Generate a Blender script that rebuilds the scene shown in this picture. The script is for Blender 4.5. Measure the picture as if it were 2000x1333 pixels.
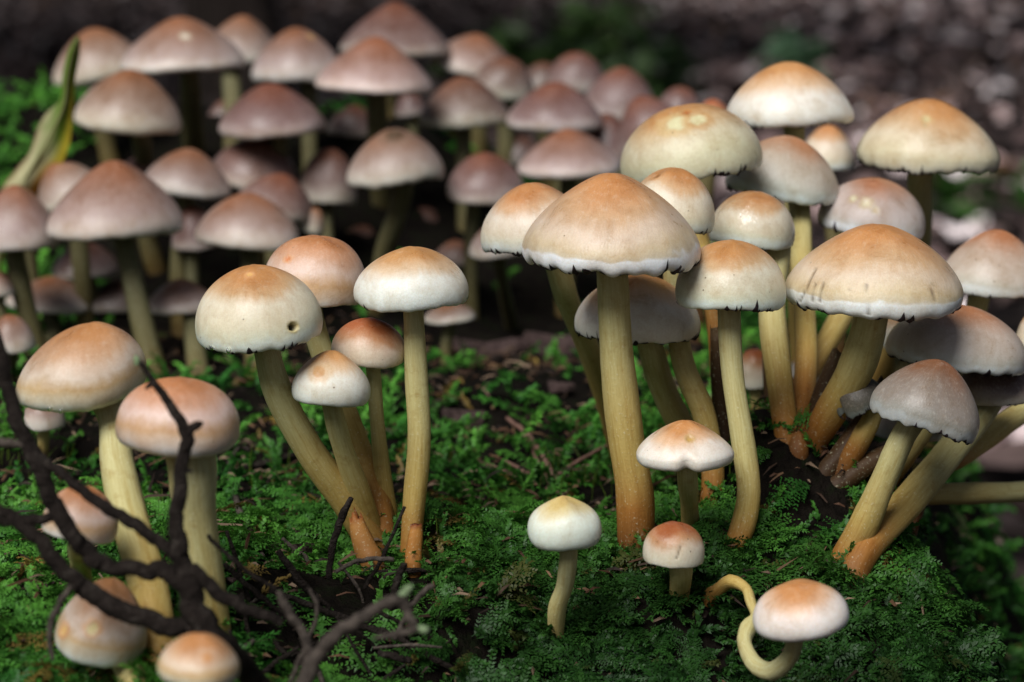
import bpy, math, random
import numpy as np
from mathutils import Vector

for o in list(bpy.data.objects):
    bpy.data.objects.remove(o, do_unlink=True)
SC = bpy.context.scene
COL = SC.collection
rad = math.radians

# ------------------------------------------------------------------ camera, light
H = 0.148            # camera height above the top of the stump (m)
PITCH = rad(10.0)
FPX = 2000 * 85.0 / 36.0
cam = bpy.data.cameras.new('camera')
cam.lens = 85.0
cam.sensor_width = 36.0
cam.clip_start = 0.02
cam.clip_end = 200.0
cam.dof.use_dof = True
cam.dof.focus_distance = 0.555
cam.dof.aperture_fstop = 16.0
cam.dof.aperture_blades = 0
camo = bpy.data.objects.new('camera', cam)
COL.objects.link(camo)
camo.location = (0, 0, H)
camo.rotation_euler = (math.pi / 2 - PITCH, 0, 0)
SC.camera = camo

SUN_EL, SUN_AZ = rad(48), rad(208)     # azimuth of the sun, clockwise from +Y
world = bpy.data.worlds.new('World')
SC.world = world
world.use_nodes = True
wn = world.node_tree.nodes
wl = world.node_tree.links
wn.clear()
wo = wn.new('ShaderNodeOutputWorld')
wb = wn.new('ShaderNodeBackground')
ws = wn.new('ShaderNodeTexSky')
ws.sky_type = 'NISHITA'
ws.sun_disc = False
ws.sun_elevation = SUN_EL
ws.sun_rotation = SUN_AZ
ws.air_density = 1.0
ws.dust_density = 3.0
wb.inputs['Strength'].default_value = 0.05
wl.new(ws.outputs[0], wb.inputs[0])
wl.new(wb.outputs[0], wo.inputs[0])

sun = bpy.data.lights.new('sun', 'SUN')
sun.energy = 5.0
sun.angle = rad(34)
sun.color = (1.0, 0.998, 0.985)
suno = bpy.data.objects.new('sun', sun)
COL.objects.link(suno)
sd = Vector((math.sin(SUN_AZ) * math.cos(SUN_EL), math.cos(SUN_AZ) * math.cos(SUN_EL), math.sin(SUN_EL)))
suno.rotation_euler = sd.to_track_quat('Z', 'Y').to_euler()
suno.location = (0, 0, 3)

SC.view_settings.view_transform = 'Standard'
SC.view_settings.look = 'None'
SC.view_settings.exposure = -0.44
SC.view_settings.gamma = 1.0
SC.view_settings.use_curve_mapping = False

# ------------------------------------------------------------------ helpers
RIGHT = np.array([1.0, 0, 0])
FWD = np.array([0, math.cos(PITCH), -math.sin(PITCH)])
UP = np.array([0, math.sin(PITCH), math.cos(PITCH)])
CAM = np.array([0, 0, H])


def unproj(px, py, d):
    return CAM + FWD * d + RIGHT * ((px - 1000) / FPX * d) + UP * ((666.5 - py) / FPX * d)


def proj(P):
    Q = P - CAM
    d = Q @ FWD
    return 1000 + FPX * (Q @ RIGHT) / d, 666.5 - FPX * (Q @ UP) / d, d


def sstep(a, b, x):
    t = np.clip((x - a) / (b - a), 0, 1)
    return t * t * (3 - 2 * t)


def softplus(x, w):
    return w * np.log1p(np.exp(np.clip(x / w, -40, 40)))


_lat = np.random.RandomState(7).rand(256, 256)


def vnoise(x, y):
    xi = np.floor(x).astype(int); yi = np.floor(y).astype(int)
    fx = x - xi; fy = y - yi
    fx = fx * fx * (3 - 2 * fx); fy = fy * fy * (3 - 2 * fy)
    a = _lat[xi & 255, yi & 255]; b = _lat[(xi + 1) & 255, yi & 255]
    c = _lat[xi & 255, (yi + 1) & 255]; d = _lat[(xi + 1) & 255, (yi + 1) & 255]
    return (a * (1 - fx) + b * fx) * (1 - fy) + (c * (1 - fx) + d * fx) * fy


def fbm(x, y, n=3):
    s = 0; a = 0.5
    for i in range(n):
        s = s + a * vnoise(x * 2 ** i + 17.3 * i, y * 2 ** i + 5.1 * i); a *= 0.5
    return s / (1 - 0.5 ** n)


def mesh_obj(name, V, faces, mat, parent=None, col=None, smooth=True, fib=None):
    """faces: list of tuples or an (n,3)/(n,4) int array"""
    me = bpy.data.meshes.new(name)
    V = np.asarray(V, dtype=np.float32)
    if isinstance(faces, np.ndarray):
        n, k = faces.shape
        me.vertices.add(len(V)); me.vertices.foreach_set('co', V.ravel())
        me.loops.add(n * k); me.loops.foreach_set('vertex_index', faces.astype(np.int32).ravel())
        me.polygons.add(n)
        me.polygons.foreach_set('loop_start', np.arange(0, n * k, k, dtype=np.int32))
        me.update(calc_edges=True)
    else:
        me.from_pydata(V.tolist(), [], [tuple(int(i) for i in f) for f in faces])
    if smooth:
        me.polygons.foreach_set('use_smooth', np.ones(len(me.polygons), dtype=bool))
    if col is not None:
        at = me.color_attributes.new('Col', 'FLOAT_COLOR', 'POINT')
        c = np.ones((len(V), 4), dtype=np.float32); c[:, :3] = col
        at.data.foreach_set('color', c.ravel())
    if fib is not None:
        at = me.attributes.new('fib', 'FLOAT_VECTOR', 'POINT')
        at.data.foreach_set('vector', np.asarray(fib, dtype=np.float32).ravel())
    me.validate()
    me.update()
    me.materials.append(mat)
    o = bpy.data.objects.new(name, me)
    COL.objects.link(o)
    if parent is not None:
        o.parent = parent
    return o


def thing(name, label, cat, loc, group=None):
    o = bpy.data.objects.new(name, None)
    COL.objects.link(o)
    o.empty_display_size = 0.005
    o.location = [float(v) for v in loc]
    tag(o, label, cat, group)
    return o


def tag(o, label, cat=None, group=None, kind=None):
    if label: o['label'] = label
    if cat: o['category'] = cat
    if group: o['group'] = group
    if kind: o['kind'] = kind
    return o


def grid_faces(n, m, wrap=True):
    """n rings of m verts"""
    i = np.arange(n - 1)[:, None] * m
    j = np.arange(m if wrap else m - 1)[None, :]
    j2 = (j + 1) % m
    return np.stack([i + j, i + j2, i + m + j2, i + m + j], -1).reshape(-1, 4)


def catmull(P, n):
    P = np.asarray(P, float)
    if len(P) == 2:
        P = np.vstack([P[0], (P[0] + P[1]) / 2, P[1]])
    Q = np.vstack([2 * P[0] - P[1], P, 2 * P[-1] - P[-2]])
    out = []
    seg = len(P) - 1
    for t in np.linspace(0, seg, n):
        k = min(int(t), seg - 1); u = t - k
        p0, p1, p2, p3 = Q[k], Q[k + 1], Q[k + 2], Q[k + 3]
        out.append(0.5 * ((2 * p1) + (-p0 + p2) * u + (2 * p0 - 5 * p1 + 4 * p2 - p3) * u * u + (-p0 + 3 * p1 - 3 * p2 + p3) * u ** 3))
    return np.array(out)


def tube(path, radii, m=12, bump=0.0, seed=0, lobes=None):
    """swept tube with closed ends; returns V, faces, (ring parameter, angle)"""
    path = np.asarray(path); n = len(path)
    rs = np.random.RandomState(seed)
    T = np.gradient(path, axis=0); T /= np.linalg.norm(T, axis=1)[:, None] + 1e-12
    ref = np.array([0, 1.0, 0.13]); V = []
    a = np.linspace(0, 2 * np.pi, m, endpoint=False)
    ph = rs.rand(4) * 6.28
    N = np.cross(T[0], ref); N /= np.linalg.norm(N)
    for i in range(n):
        N = N - T[i] * (N @ T[i]); N /= np.linalg.norm(N)
        B = np.cross(T[i], N)
        s = i / (n - 1)
        r = radii[i] * (1 + bump * (np.sin(2 * a + ph[0] + 3 * s) * 0.6 + np.sin(3 * a + ph[1] - 2 * s) * 0.4 + 0.5 * np.sin(5 * a + ph[2] + 8 * s)))
        V.append(path[i] + np.outer(r * np.cos(a), N) + np.outer(r * np.sin(a), B))
    V = np.array(V).reshape(-1, 3)
    F = grid_faces(n, m)
    c0, c1 = len(V), len(V) + 1
    V = np.vstack([V, path[0] - T[0] * radii[0] * .3, path[-1] + T[-1] * radii[-1] * .3])
    F = [tuple(f) for f in F]
    for j in range(m):
        F.append((c0, (j + 1) % m, j))
        F.append((c1, (n - 1) * m + j, (n - 1) * m + (j + 1) % m))
    return V, F


# ------------------------------------------------------------------ materials
def new_mat(name):
    m = bpy.data.materials.new(name); m.use_nodes = True
    nt = m.node_tree; nt.nodes.clear()
    out = nt.nodes.new('ShaderNodeOutputMaterial')
    bs = nt.nodes.new('ShaderNodeBsdfPrincipled')
    nt.links.new(bs.outputs[0], out.inputs[0])
    return m, nt, bs, out


def node(nt, typ, **kw):
    n = nt.nodes.new(typ)
    for k, v in kw.items():
        setattr(n, k, v)
    return n


def noise(nt, scale, detail=4, rough=.6, vec=None, dist=0):
    n = nt.nodes.new('ShaderNodeTexNoise')
    n.inputs['Scale'].default_value = scale
    n.inputs['Detail'].default_value = detail
    n.inputs['Roughness'].default_value = rough
    n.inputs['Distortion'].default_value = dist
    if vec is not None: nt.links.new(vec, n.inputs['Vector'])
    return n


def ramp(nt, fac, stops):
    r = nt.nodes.new('ShaderNodeValToRGB')
    e = r.color_ramp.elements
    while len(e) < len(stops): e.new(0.5)
    for i, (p, c) in enumerate(stops):
        e[i].position = p; e[i].color = (*c, 1) if len(c) == 3 else c
    nt.links.new(fac, r.inputs[0])
    return r


def mix(nt, a, b, fac, mode='MIX'):
    n = nt.nodes.new('ShaderNodeMix'); n.data_type = 'RGBA'; n.blend_type = mode
    for s, v in ((n.inputs[0], fac), (n.inputs[6], a), (n.inputs[7], b)):
        if hasattr(v, 'links'): nt.links.new(v, s)
        elif isinstance(v, (int, float)): s.default_value = v
        else: s.default_value = (*v, 1)
    return n.outputs[2]


def bump(nt, bs, h, strength, dist):
    b = nt.nodes.new('ShaderNodeBump')
    b.inputs['Strength'].default_value = strength
    b.inputs['Distance'].default_value = dist
    nt.links.new(h, b.inputs['Height'])
    nt.links.new(b.outputs[0], bs.inputs['Normal'])
    return b


def coord(nt, scale=None):
    t = nt.nodes.new('ShaderNodeTexCoord')
    if scale is None: return t.outputs['Object']
    mp = nt.nodes.new('ShaderNodeMapping'); mp.inputs['Scale'].default_value = scale
    nt.links.new(t.outputs['Object'], mp.inputs['Vector'])
    return mp.outputs[0]


def vcol(nt):
    a = nt.nodes.new('ShaderNodeVertexColor'); a.layer_name = 'Col'
    return a.outputs[0]


def fib_attr(nt):
    a = nt.nodes.new('ShaderNodeAttribute'); a.attribute_name = 'fib'
    return a.outputs['Vector']


def cap_material():
    m, nt, bs, out = new_mat('mushroom_cap_skin')
    v = coord(nt); f = fib_attr(nt)
    n1 = noise(nt, 700, 5, .65, v)
    n2 = noise(nt, 130, 5, .65, v, .4)
    n3 = noise(nt, 2600, 2, .5, v)
    fi = noise(nt, 3.0, 3, .6, f)
    fi2 = noise(nt, .55, 3, .6, f)
    c = mix(nt, vcol(nt), (0.80, 0.76, 0.68), ramp(nt, n1.outputs[0], [(.54, (0, 0, 0)), (.80, (.22, .22, .22))]).outputs[0])
    # pale radial fibrils and darker damp streaks
    c = mix(nt, c, (.82, .78, .70), ramp(nt, fi.outputs[0], [(.54, (0, 0, 0)), (.74, (.16, .16, .16))]).outputs[0])
    c = mix(nt, c, ramp(nt, fi2.outputs[0], [(.32, (.80, .72, .62)), (.58, (1, 1, 1))]).outputs[0], .25, 'MULTIPLY')
    c = mix(nt, c, ramp(nt, n2.outputs[0], [(.28, (.74, .64, .52)), (.55, (1.03, 1.03, 1.02))]).outputs[0], .75, 'MULTIPLY')
    c = mix(nt, c, ramp(nt, n3.outputs[0], [(.3, (.84, .79, .72)), (.6, (1, 1, 1))]).outputs[0], .45, 'MULTIPLY')
    # little dark specks of spores and dirt
    vo = node(nt, 'ShaderNodeTexVoronoi'); vo.inputs['Scale'].default_value = 330
    nt.links.new(v, vo.inputs['Vector'])
    sp = ramp(nt, vo.outputs['Distance'], [(.05, (1, 1, 1)), (.09, (0, 0, 0))])
    gate = ramp(nt, noise(nt, 90, 2, .5, v).outputs[0], [(.52, (0, 0, 0)), (.60, (.8, .8, .8))])
    c = mix(nt, c, (.14, .09, .045), mix(nt, sp.outputs[0], gate.outputs[0], 1.0, 'MULTIPLY'))
    nt.links.new(c, bs.inputs['Base Color'])
    nt.links.new(ramp(nt, n2.outputs[0], [(.35, (.26, .26, .26)), (.65, (.50, .50, .50))]).outputs[0], bs.inputs['Roughness'])
    bs.inputs['Specular IOR Level'].default_value = .38
    bs.inputs['Subsurface Weight'].default_value = .10
    bs.inputs['Subsurface Radius'].default_value = (1.0, .6, .35)
    bs.inputs['Subsurface Scale'].default_value = .0015
    ad = node(nt, 'ShaderNodeMath', operation='ADD')
    nt.links.new(n1.outputs[0], ad.inputs[0]); nt.links.new(fi.outputs[0], ad.inputs[1])
    bump(nt, bs, ad.outputs[0], .18, .0005)
    return m


def wet_cap_material():
    m = cap_material(); m.name = 'wet_cap_skin'
    bs = [n for n in m.node_tree.nodes if n.type == 'BSDF_PRINCIPLED'][0]
    bs.inputs['Coat Weight'].default_value = .5
    bs.inputs['Coat Roughness'].default_value = .16
    nt = m.node_tree
    bn = nt.nodes.new('ShaderNodeBump'); bn.inputs['Strength'].default_value = .9; bn.inputs['Distance'].default_value = .0012
    nt.links.new(noise(nt, 260, 3, .5, coord(nt)).outputs[0], bn.inputs['Height'])
    nt.links.new(bn.outputs[0], bs.inputs['Coat Normal'])
    return m


def stem_material():
    m, nt, bs, out = new_mat('mushroom_stem_flesh')
    v = coord(nt); f = fib_attr(nt)
    f1 = noise(nt, 3.2, 4, .65, f)
    f2 = noise(nt, .9, 4, .6, f, .3)
    n2 = noise(nt, 240, 5, .65, v)
    n3 = noise(nt, 1500, 3, .6, v)
    c = mix(nt, vcol(nt), ramp(nt, f1.outputs[0], [(.34, (.74, .64, .44)), (.54, (1.0, 1.0, 1.0)), (.72, (1.10, 1.12, 1.18))]).outputs[0], .5, 'MULTIPLY')
    c = mix(nt, c, ramp(nt, f2.outputs[0], [(.32, (.74, .60, .36)), (.52, (1, 1, 1))]).outputs[0], .45, 'MULTIPLY')
    c = mix(nt, c, ramp(nt, n2.outputs[0], [(.28, (.62, .45, .24)), (.44, (1, 1, 1))]).outputs[0], .55, 'MULTIPLY')
    c = mix(nt, c, (.74, .72, .5), ramp(nt, n3.outputs[0], [(.60, (0, 0, 0)), (.75, (.45, .45, .45))]).outputs[0])
    nt.links.new(c, bs.inputs['Base Color'])
    bs.inputs['Roughness'].default_value = .62
    bs.inputs['Specular IOR Level'].default_value = .25
    ad = node(nt, 'ShaderNodeMath', operation='ADD')
    nt.links.new(f1.outputs[0], ad.inputs[0]); nt.links.new(n3.outputs[0], ad.inputs[1])
    bump(nt, bs, ad.outputs[0], .22, .0005)
    return m


def simple_mat(name, c1, c2, scale, rough=.7, bmp=.4, bd=.001, spec=.3, stretch=None, c3=None):
    m, nt, bs, out = new_mat(name)
    v = coord(nt, stretch)
    n = noise(nt, scale, 5, .65, v, .3)
    st = [(.3, c1), (.68, c2)] if c3 is None else [(.25, c1), (.52, c2), (.75, c3)]
    nt.links.new(ramp(nt, n.outputs[0], st).outputs[0], bs.inputs['Base Color'])
    bs.inputs['Roughness'].default_value = rough
    bs.inputs['Specular IOR Level'].default_value = spec
    bump(nt, bs, noise(nt, scale * 3, 4, .6, v).outputs[0], bmp, bd)
    return m


def vc_mat(name, rough=.5, spec=.4, trans=0.0, nscale=300, lo=(.6, .6, .6), hi=(1.15, 1.15, 1.15), bmp=0, bd=.001):
    m, nt, bs, out = new_mat(name)
    v = coord(nt)
    n = noise(nt, nscale, 4, .6, v)
    c = mix(nt, vcol(nt), ramp(nt, n.outputs[0], [(.3, lo), (.7, hi)]).outputs[0], 1.0, 'MULTIPLY')
    nt.links.new(c, bs.inputs['Base Color'])
    bs.inputs['Roughness'].default_value = rough
    bs.inputs['Specular IOR Level'].default_value = spec
    if bmp: bump(nt, bs, n.outputs[0], bmp, bd)
    if trans:
        tr = node(nt, 'ShaderNodeBsdfTranslucent'); nt.links.new(c, tr.inputs[0])
        ms = node(nt, 'ShaderNodeMixShader'); ms.inputs[0].default_value = trans
        nt.links.new(bs.outputs[0], ms.inputs[1]); nt.links.new(tr.outputs[0], ms.inputs[2])
        nt.links.new(ms.outputs[0], out.inputs[0])
    return m


M_CAP = cap_material()
M_WET = wet_cap_material()
M_STEM = stem_material()
M_GILL = simple_mat('gill_purple_brown', (.020, .015, .016), (.075, .060, .050), 300, .85, .3, .001, .1)
M_VEIL = simple_mat('dark_veil', (.012, .007, .010), (.05, .03, .035), 900, .7, .3)
M_SOIL = simple_mat('damp_soil', (.002, .0016, .0014), (.008, .006, .0045), 160, .9, .8, .003, .06, None, (.006, .011, .003))
M_BARK = simple_mat('twig_bark', (.007, .005, .004), (.022, .016, .013), 420, .75, 1.0, .0016, .12, None, (.055, .046, .038))
M_GREYTWIG = simple_mat('weathered_twig', (.022, .017, .014), (.10, .08, .065), 500, .75, .6, .001, .15)
M_NEEDLE = simple_mat('dead_needle', (.10, .05, .035), (.22, .12, .09), 500, .6, .4, .0006, .4)
M_CHIP = simple_mat('red_bark_chip', (.14, .045, .02), (.32, .12, .06), 500, .6, .5, .001, .4)
M_WOOD = simple_mat('rotten_wood', (.03, .02, .018), (.10, .065, .06), 150, .8, .8, .003, .12)
M_MOSS = vc_mat('moss_leaf', .46, .22, .28, 400)
M_LEAF = vc_mat('dying_leaf', .45, .4, .25, 250, (.85, .82, .75), (1.1, 1.1, 1.1))
M_LITTER = vc_mat('leaf_litter_leaf', .65, .12, .1, 60, (.7, .7, .7), (1.2, 1.2, 1.2))
M_FERN = vc_mat('green_leaf', .5, .4, .3, 40)
M_TIP = simple_mat('algae_green', (.12, .18, .08), (.28, .36, .2), 600, .7, .3)
M_DROP, nt_, bs_, _o = new_mat('water_drop')
bs_.inputs['Base Color'].default_value = (1, 1, 1, 1)
bs_.inputs['Roughness'].default_value = .02
bs_.inputs['IOR'].default_value = 1.33
bs_.inputs['Transmission Weight'].default_value = 1.0

# ------------------------------------------------------------------ stump terrain
FLOOR = -0.28


def ground_z(x, y):
    x = np.asarray(x, float); y = np.asarray(y, float)
    front = 0.440 + 0.080 * sstep(-0.055, 0.01, x) + .01 * (vnoise(x * 30 + 3, y * 0 + 2) - .5)
    z = -1.25 * softplus(front - y, .010)
    xr = 0.104 + .042 * sstep(.58, .9, y) + .012 * (vnoise(y * 22, y * 0 + 9) - .5)
    z = z - 3.0 * softplus(x - xr, .010)
    z = z + 0.062 * sstep(.84, 1.04, y) * sstep(.07, -.06, x)
    z = z - 2.5 * softplus(y - 1.16, .02) - 2.5 * softplus(-x - .36, .02)
    z = z + 0.016 * (fbm(x * 16 + 4, y * 16) - .5) + .012 * (fbm(x * 48, y * 48 + 8) - .5)
    # hollow full of twigs
    z = z - 0.016 * np.exp(-(((x + .036) / .026) ** 2 + ((y - .487) / .024) ** 2))
    # soil and wood mound the right-hand clump springs from
    z = z + 0.024 * np.exp(-(((x - .074) / .024) ** 4 + ((y - .605) / .036) ** 4))
    z = z + 0.008 * np.exp(-(((x + .01) / .03) ** 2 + ((y - .72) / .04) ** 2))
    return np.maximum(z, FLOOR - .02)


def hit_ground(px, py):
    d = np.arange(.3, 1.4, .001)
    P = CAM + np.outer(d, FWD + RIGHT * ((px - 1000) / FPX) + UP * ((666.5 - py) / FPX))
    below = P[:, 2] < ground_z(P[:, 0], P[:, 1])
    k = int(np.argmax(below)) if below.any() else len(d) - 1
    return d[k]


def ground_normal(x, y, e=.004):
    dx = (ground_z(x + e, y) - ground_z(x - e, y)) / (2 * e)
    dy = (ground_z(x, y + e) - ground_z(x, y - e)) / (2 * e)
    n = np.stack([-dx, -dy, np.ones_like(dx)], -1)
    return n / np.linalg.norm(n, axis=-1)[..., None]


gx = np.linspace(-.52, .30, 240); gy = np.linspace(.24, 1.34, 300)
X, Y = np.meshgrid(gx, gy)
Z = ground_z(X, Y) + .003 * (fbm(X * 180, Y * 180, 2) - .5)
stump = mesh_obj('stump_ground', np.stack([X, Y, Z], -1).reshape(-1, 3), grid_faces(300, 240, False), M_SOIL)
tag(stump, 'dark earthy top and sides of the mossy old stump', None, None, 'structure')

# forest floor, out to the horizon
fx = np.concatenate([-np.geomspace(60, .3, 40), np.linspace(-.28, .28, 12), np.geomspace(.3, 60, 40)])
fy = np.concatenate([[-40, -10, -3, -1], np.linspace(0, 8, 70), np.geomspace(8.3, 120, 30)])
X, Y = np.meshgrid(fx, fy)
Z = FLOOR + .10 * (fbm(X * 1.2 + 30, Y * 1.2 + 4) - .5) * sstep(.8, 2.0, np.hypot(X, Y)) + .0 * X
m_floor, nt, bs, out = new_mat('forest_floor_litter')
v = coord(nt)
vo = node(nt, 'ShaderNodeTexVoronoi'); vo.inputs['Scale'].default_value = 16
nt.links.new(v, vo.inputs['Vector'])
sep = node(nt, 'ShaderNodeSeparateColor'); nt.links.new(vo.outputs['Color'], sep.inputs[0])
c = ramp(nt, sep.outputs[0], [(0.0, (.006, .005, .005)), (.35, (.016, .012, .011)), (.6, (.04, .029, .027)), (.85, (.10, .075, .072)), (1, (.03, .025, .02))])
c2 = mix(nt, c.outputs[0], ramp(nt, noise(nt, 2.2, 4, .6, v).outputs[0], [(.35, (.35, .33, .33)), (.65, (1, 1, 1))]).outputs[0], 1.0, 'MULTIPLY')
nt.links.new(c2, bs.inputs['Base Color']); bs.inputs['Roughness'].default_value = .9; bs.inputs['Specular IOR Level'].default_value = .05
bump(nt, bs, vo.outputs['Distance'], .6, .03)
floor = mesh_obj('forest_floor', np.stack([X, Y, Z], -1).reshape(-1, 3), grid_faces(len(fy), len(fx), False), m_floor)
tag(floor, 'brown forest floor covered in fallen leaves', None, None, 'structure')

# ------------------------------------------------------------------ mushrooms
PAL = {
    # t, colour from the crown (0) to the rim (1)
    'front': [(0, (.55, .235, .075)), (.26, (.56, .26, .10)), (.42, (.62, .39, .22)), (.54, (.76, .66, .53)), (.74, (.76, .67, .51)), (.84, (.74, .71, .56)), (.90, (.80, .85, .80)), (1, (.80, .85, .80))],
    'white': [(0, (.58, .27, .085)), (.26, (.60, .31, .12)), (.44, (.72, .53, .35)), (.58, (.82, .79, .70)), (.85, (.81, .83, .75)), (1, (.82, .87, .82))],
    'yellow': [(0, (.62, .42, .15)), (.30, (.66, .48, .20)), (.48, (.72, .60, .38)), (.62, (.80, .79, .70)), (.85, (.80, .83, .76)), (1, (.82, .87, .82))],
    'cream': [(0, (.56, .25, .085)), (.24, (.56, .28, .115)), (.42, (.60, .41, .25)), (.57, (.70, .60, .46)), (.76, (.66, .59, .42)), (.88, (.66, .62, .47)), (.96, (.74, .76, .68)), (1, (.74, .76, .68))],
    'tan': [(0, (.56, .25, .08)), (.24, (.56, .28, .11)), (.42, (.58, .39, .22)), (.57, (.68, .57, .43)), (.72, (.62, .52, .33)), (.81, (.62, .56, .40)), (.835, (.80, .86, .85)), (1, (.80, .87, .86))],
    'pink': [(0, (.54, .22, .075)), (.25, (.53, .24, .10)), (.46, (.58, .34, .21)), (.64, (.72, .57, .47)), (.78, (.60, .40, .21)), (.88, (.68, .58, .44)), (.94, (.80, .82, .75)), (1, (.80, .82, .75))],
    'rust': [(0, (.34, .085, .024)), (.34, (.38, .125, .045)), (.54, (.50, .27, .14)), (.70, (.70, .58, .46)), (.9, (.72, .67, .54)), (1, (.74, .73, .63))],
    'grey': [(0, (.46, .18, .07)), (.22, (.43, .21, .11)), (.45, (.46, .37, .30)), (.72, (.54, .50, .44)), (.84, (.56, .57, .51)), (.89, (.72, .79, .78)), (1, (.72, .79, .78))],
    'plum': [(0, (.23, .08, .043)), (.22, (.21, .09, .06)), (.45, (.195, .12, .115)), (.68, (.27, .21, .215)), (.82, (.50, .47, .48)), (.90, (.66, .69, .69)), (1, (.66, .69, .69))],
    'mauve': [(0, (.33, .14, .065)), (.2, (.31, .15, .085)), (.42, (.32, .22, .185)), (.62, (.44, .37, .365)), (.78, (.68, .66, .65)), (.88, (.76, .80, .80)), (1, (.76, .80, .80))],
}


def cap_shape(az, s, sp):
    """points of a cap's outer skin; az angle, s 0 crown .. 1 lip; local metres, z up, rim plane at z=0"""
    R, h = sp['R'], sp['h']
    k1, k2, v = sp['k1'], sp['k2'], sp['v']
    s1 = np.clip(s / .86, 0, 1); s2 = np.clip((s - .86) / .14, 0, 1)
    b0 = (1 - s1) ** 3; b1 = 3 * s1 * (1 - s1) ** 2; b2 = 3 * s1 ** 2 * (1 - s1); b3 = s1 ** 3
    r = b1 * k1 + b2 * 1 + b3 * 1
    z = b0 + b1 * (1 - sp['umbo'] * .0) + b2 * (v + k2) + b3 * v
    r = r - .10 * sp['curl'] * s2 ** 2
    z = z - v * (1 - (1 - s2) ** 1.6)
    um = sp['umbo'] * np.exp(-(r / .36) ** 2)
    z = (z + um) / (1 + sp['umbo'])
    A = sp['harm']; P = sp['phase']
    w = s ** 1.3
    mod = 1 + w * (A[0] * np.cos(az - P[0]) + A[1] * np.cos(2 * az - P[1]) + A[2] * np.cos(3 * az - P[2]) + A[3] * np.cos(5 * az - P[3]))
    zz = z * h + R * (s ** 4) * (A[4] * np.cos(2 * az - P[4]) + A[5] * np.cos(3 * az - P[5]) + A[6] * np.cos(7 * az - P[6]) + sp['rag'] * (.012 * np.cos(13 * az - P[7]) + .010 * np.cos(23 * az + P[3])))
    zz = zz + h * .02 * np.cos(4 * az + P[2]) * np.sin(s * 3.1)
    x = R * r * mod * np.cos(az) + sp['lean'] * R * (z ** 1.3)
    y = R * r * mod * np.sin(az)
    return np.stack([x, y, zz], -1)


SEED = [100]
BASES = []


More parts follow.
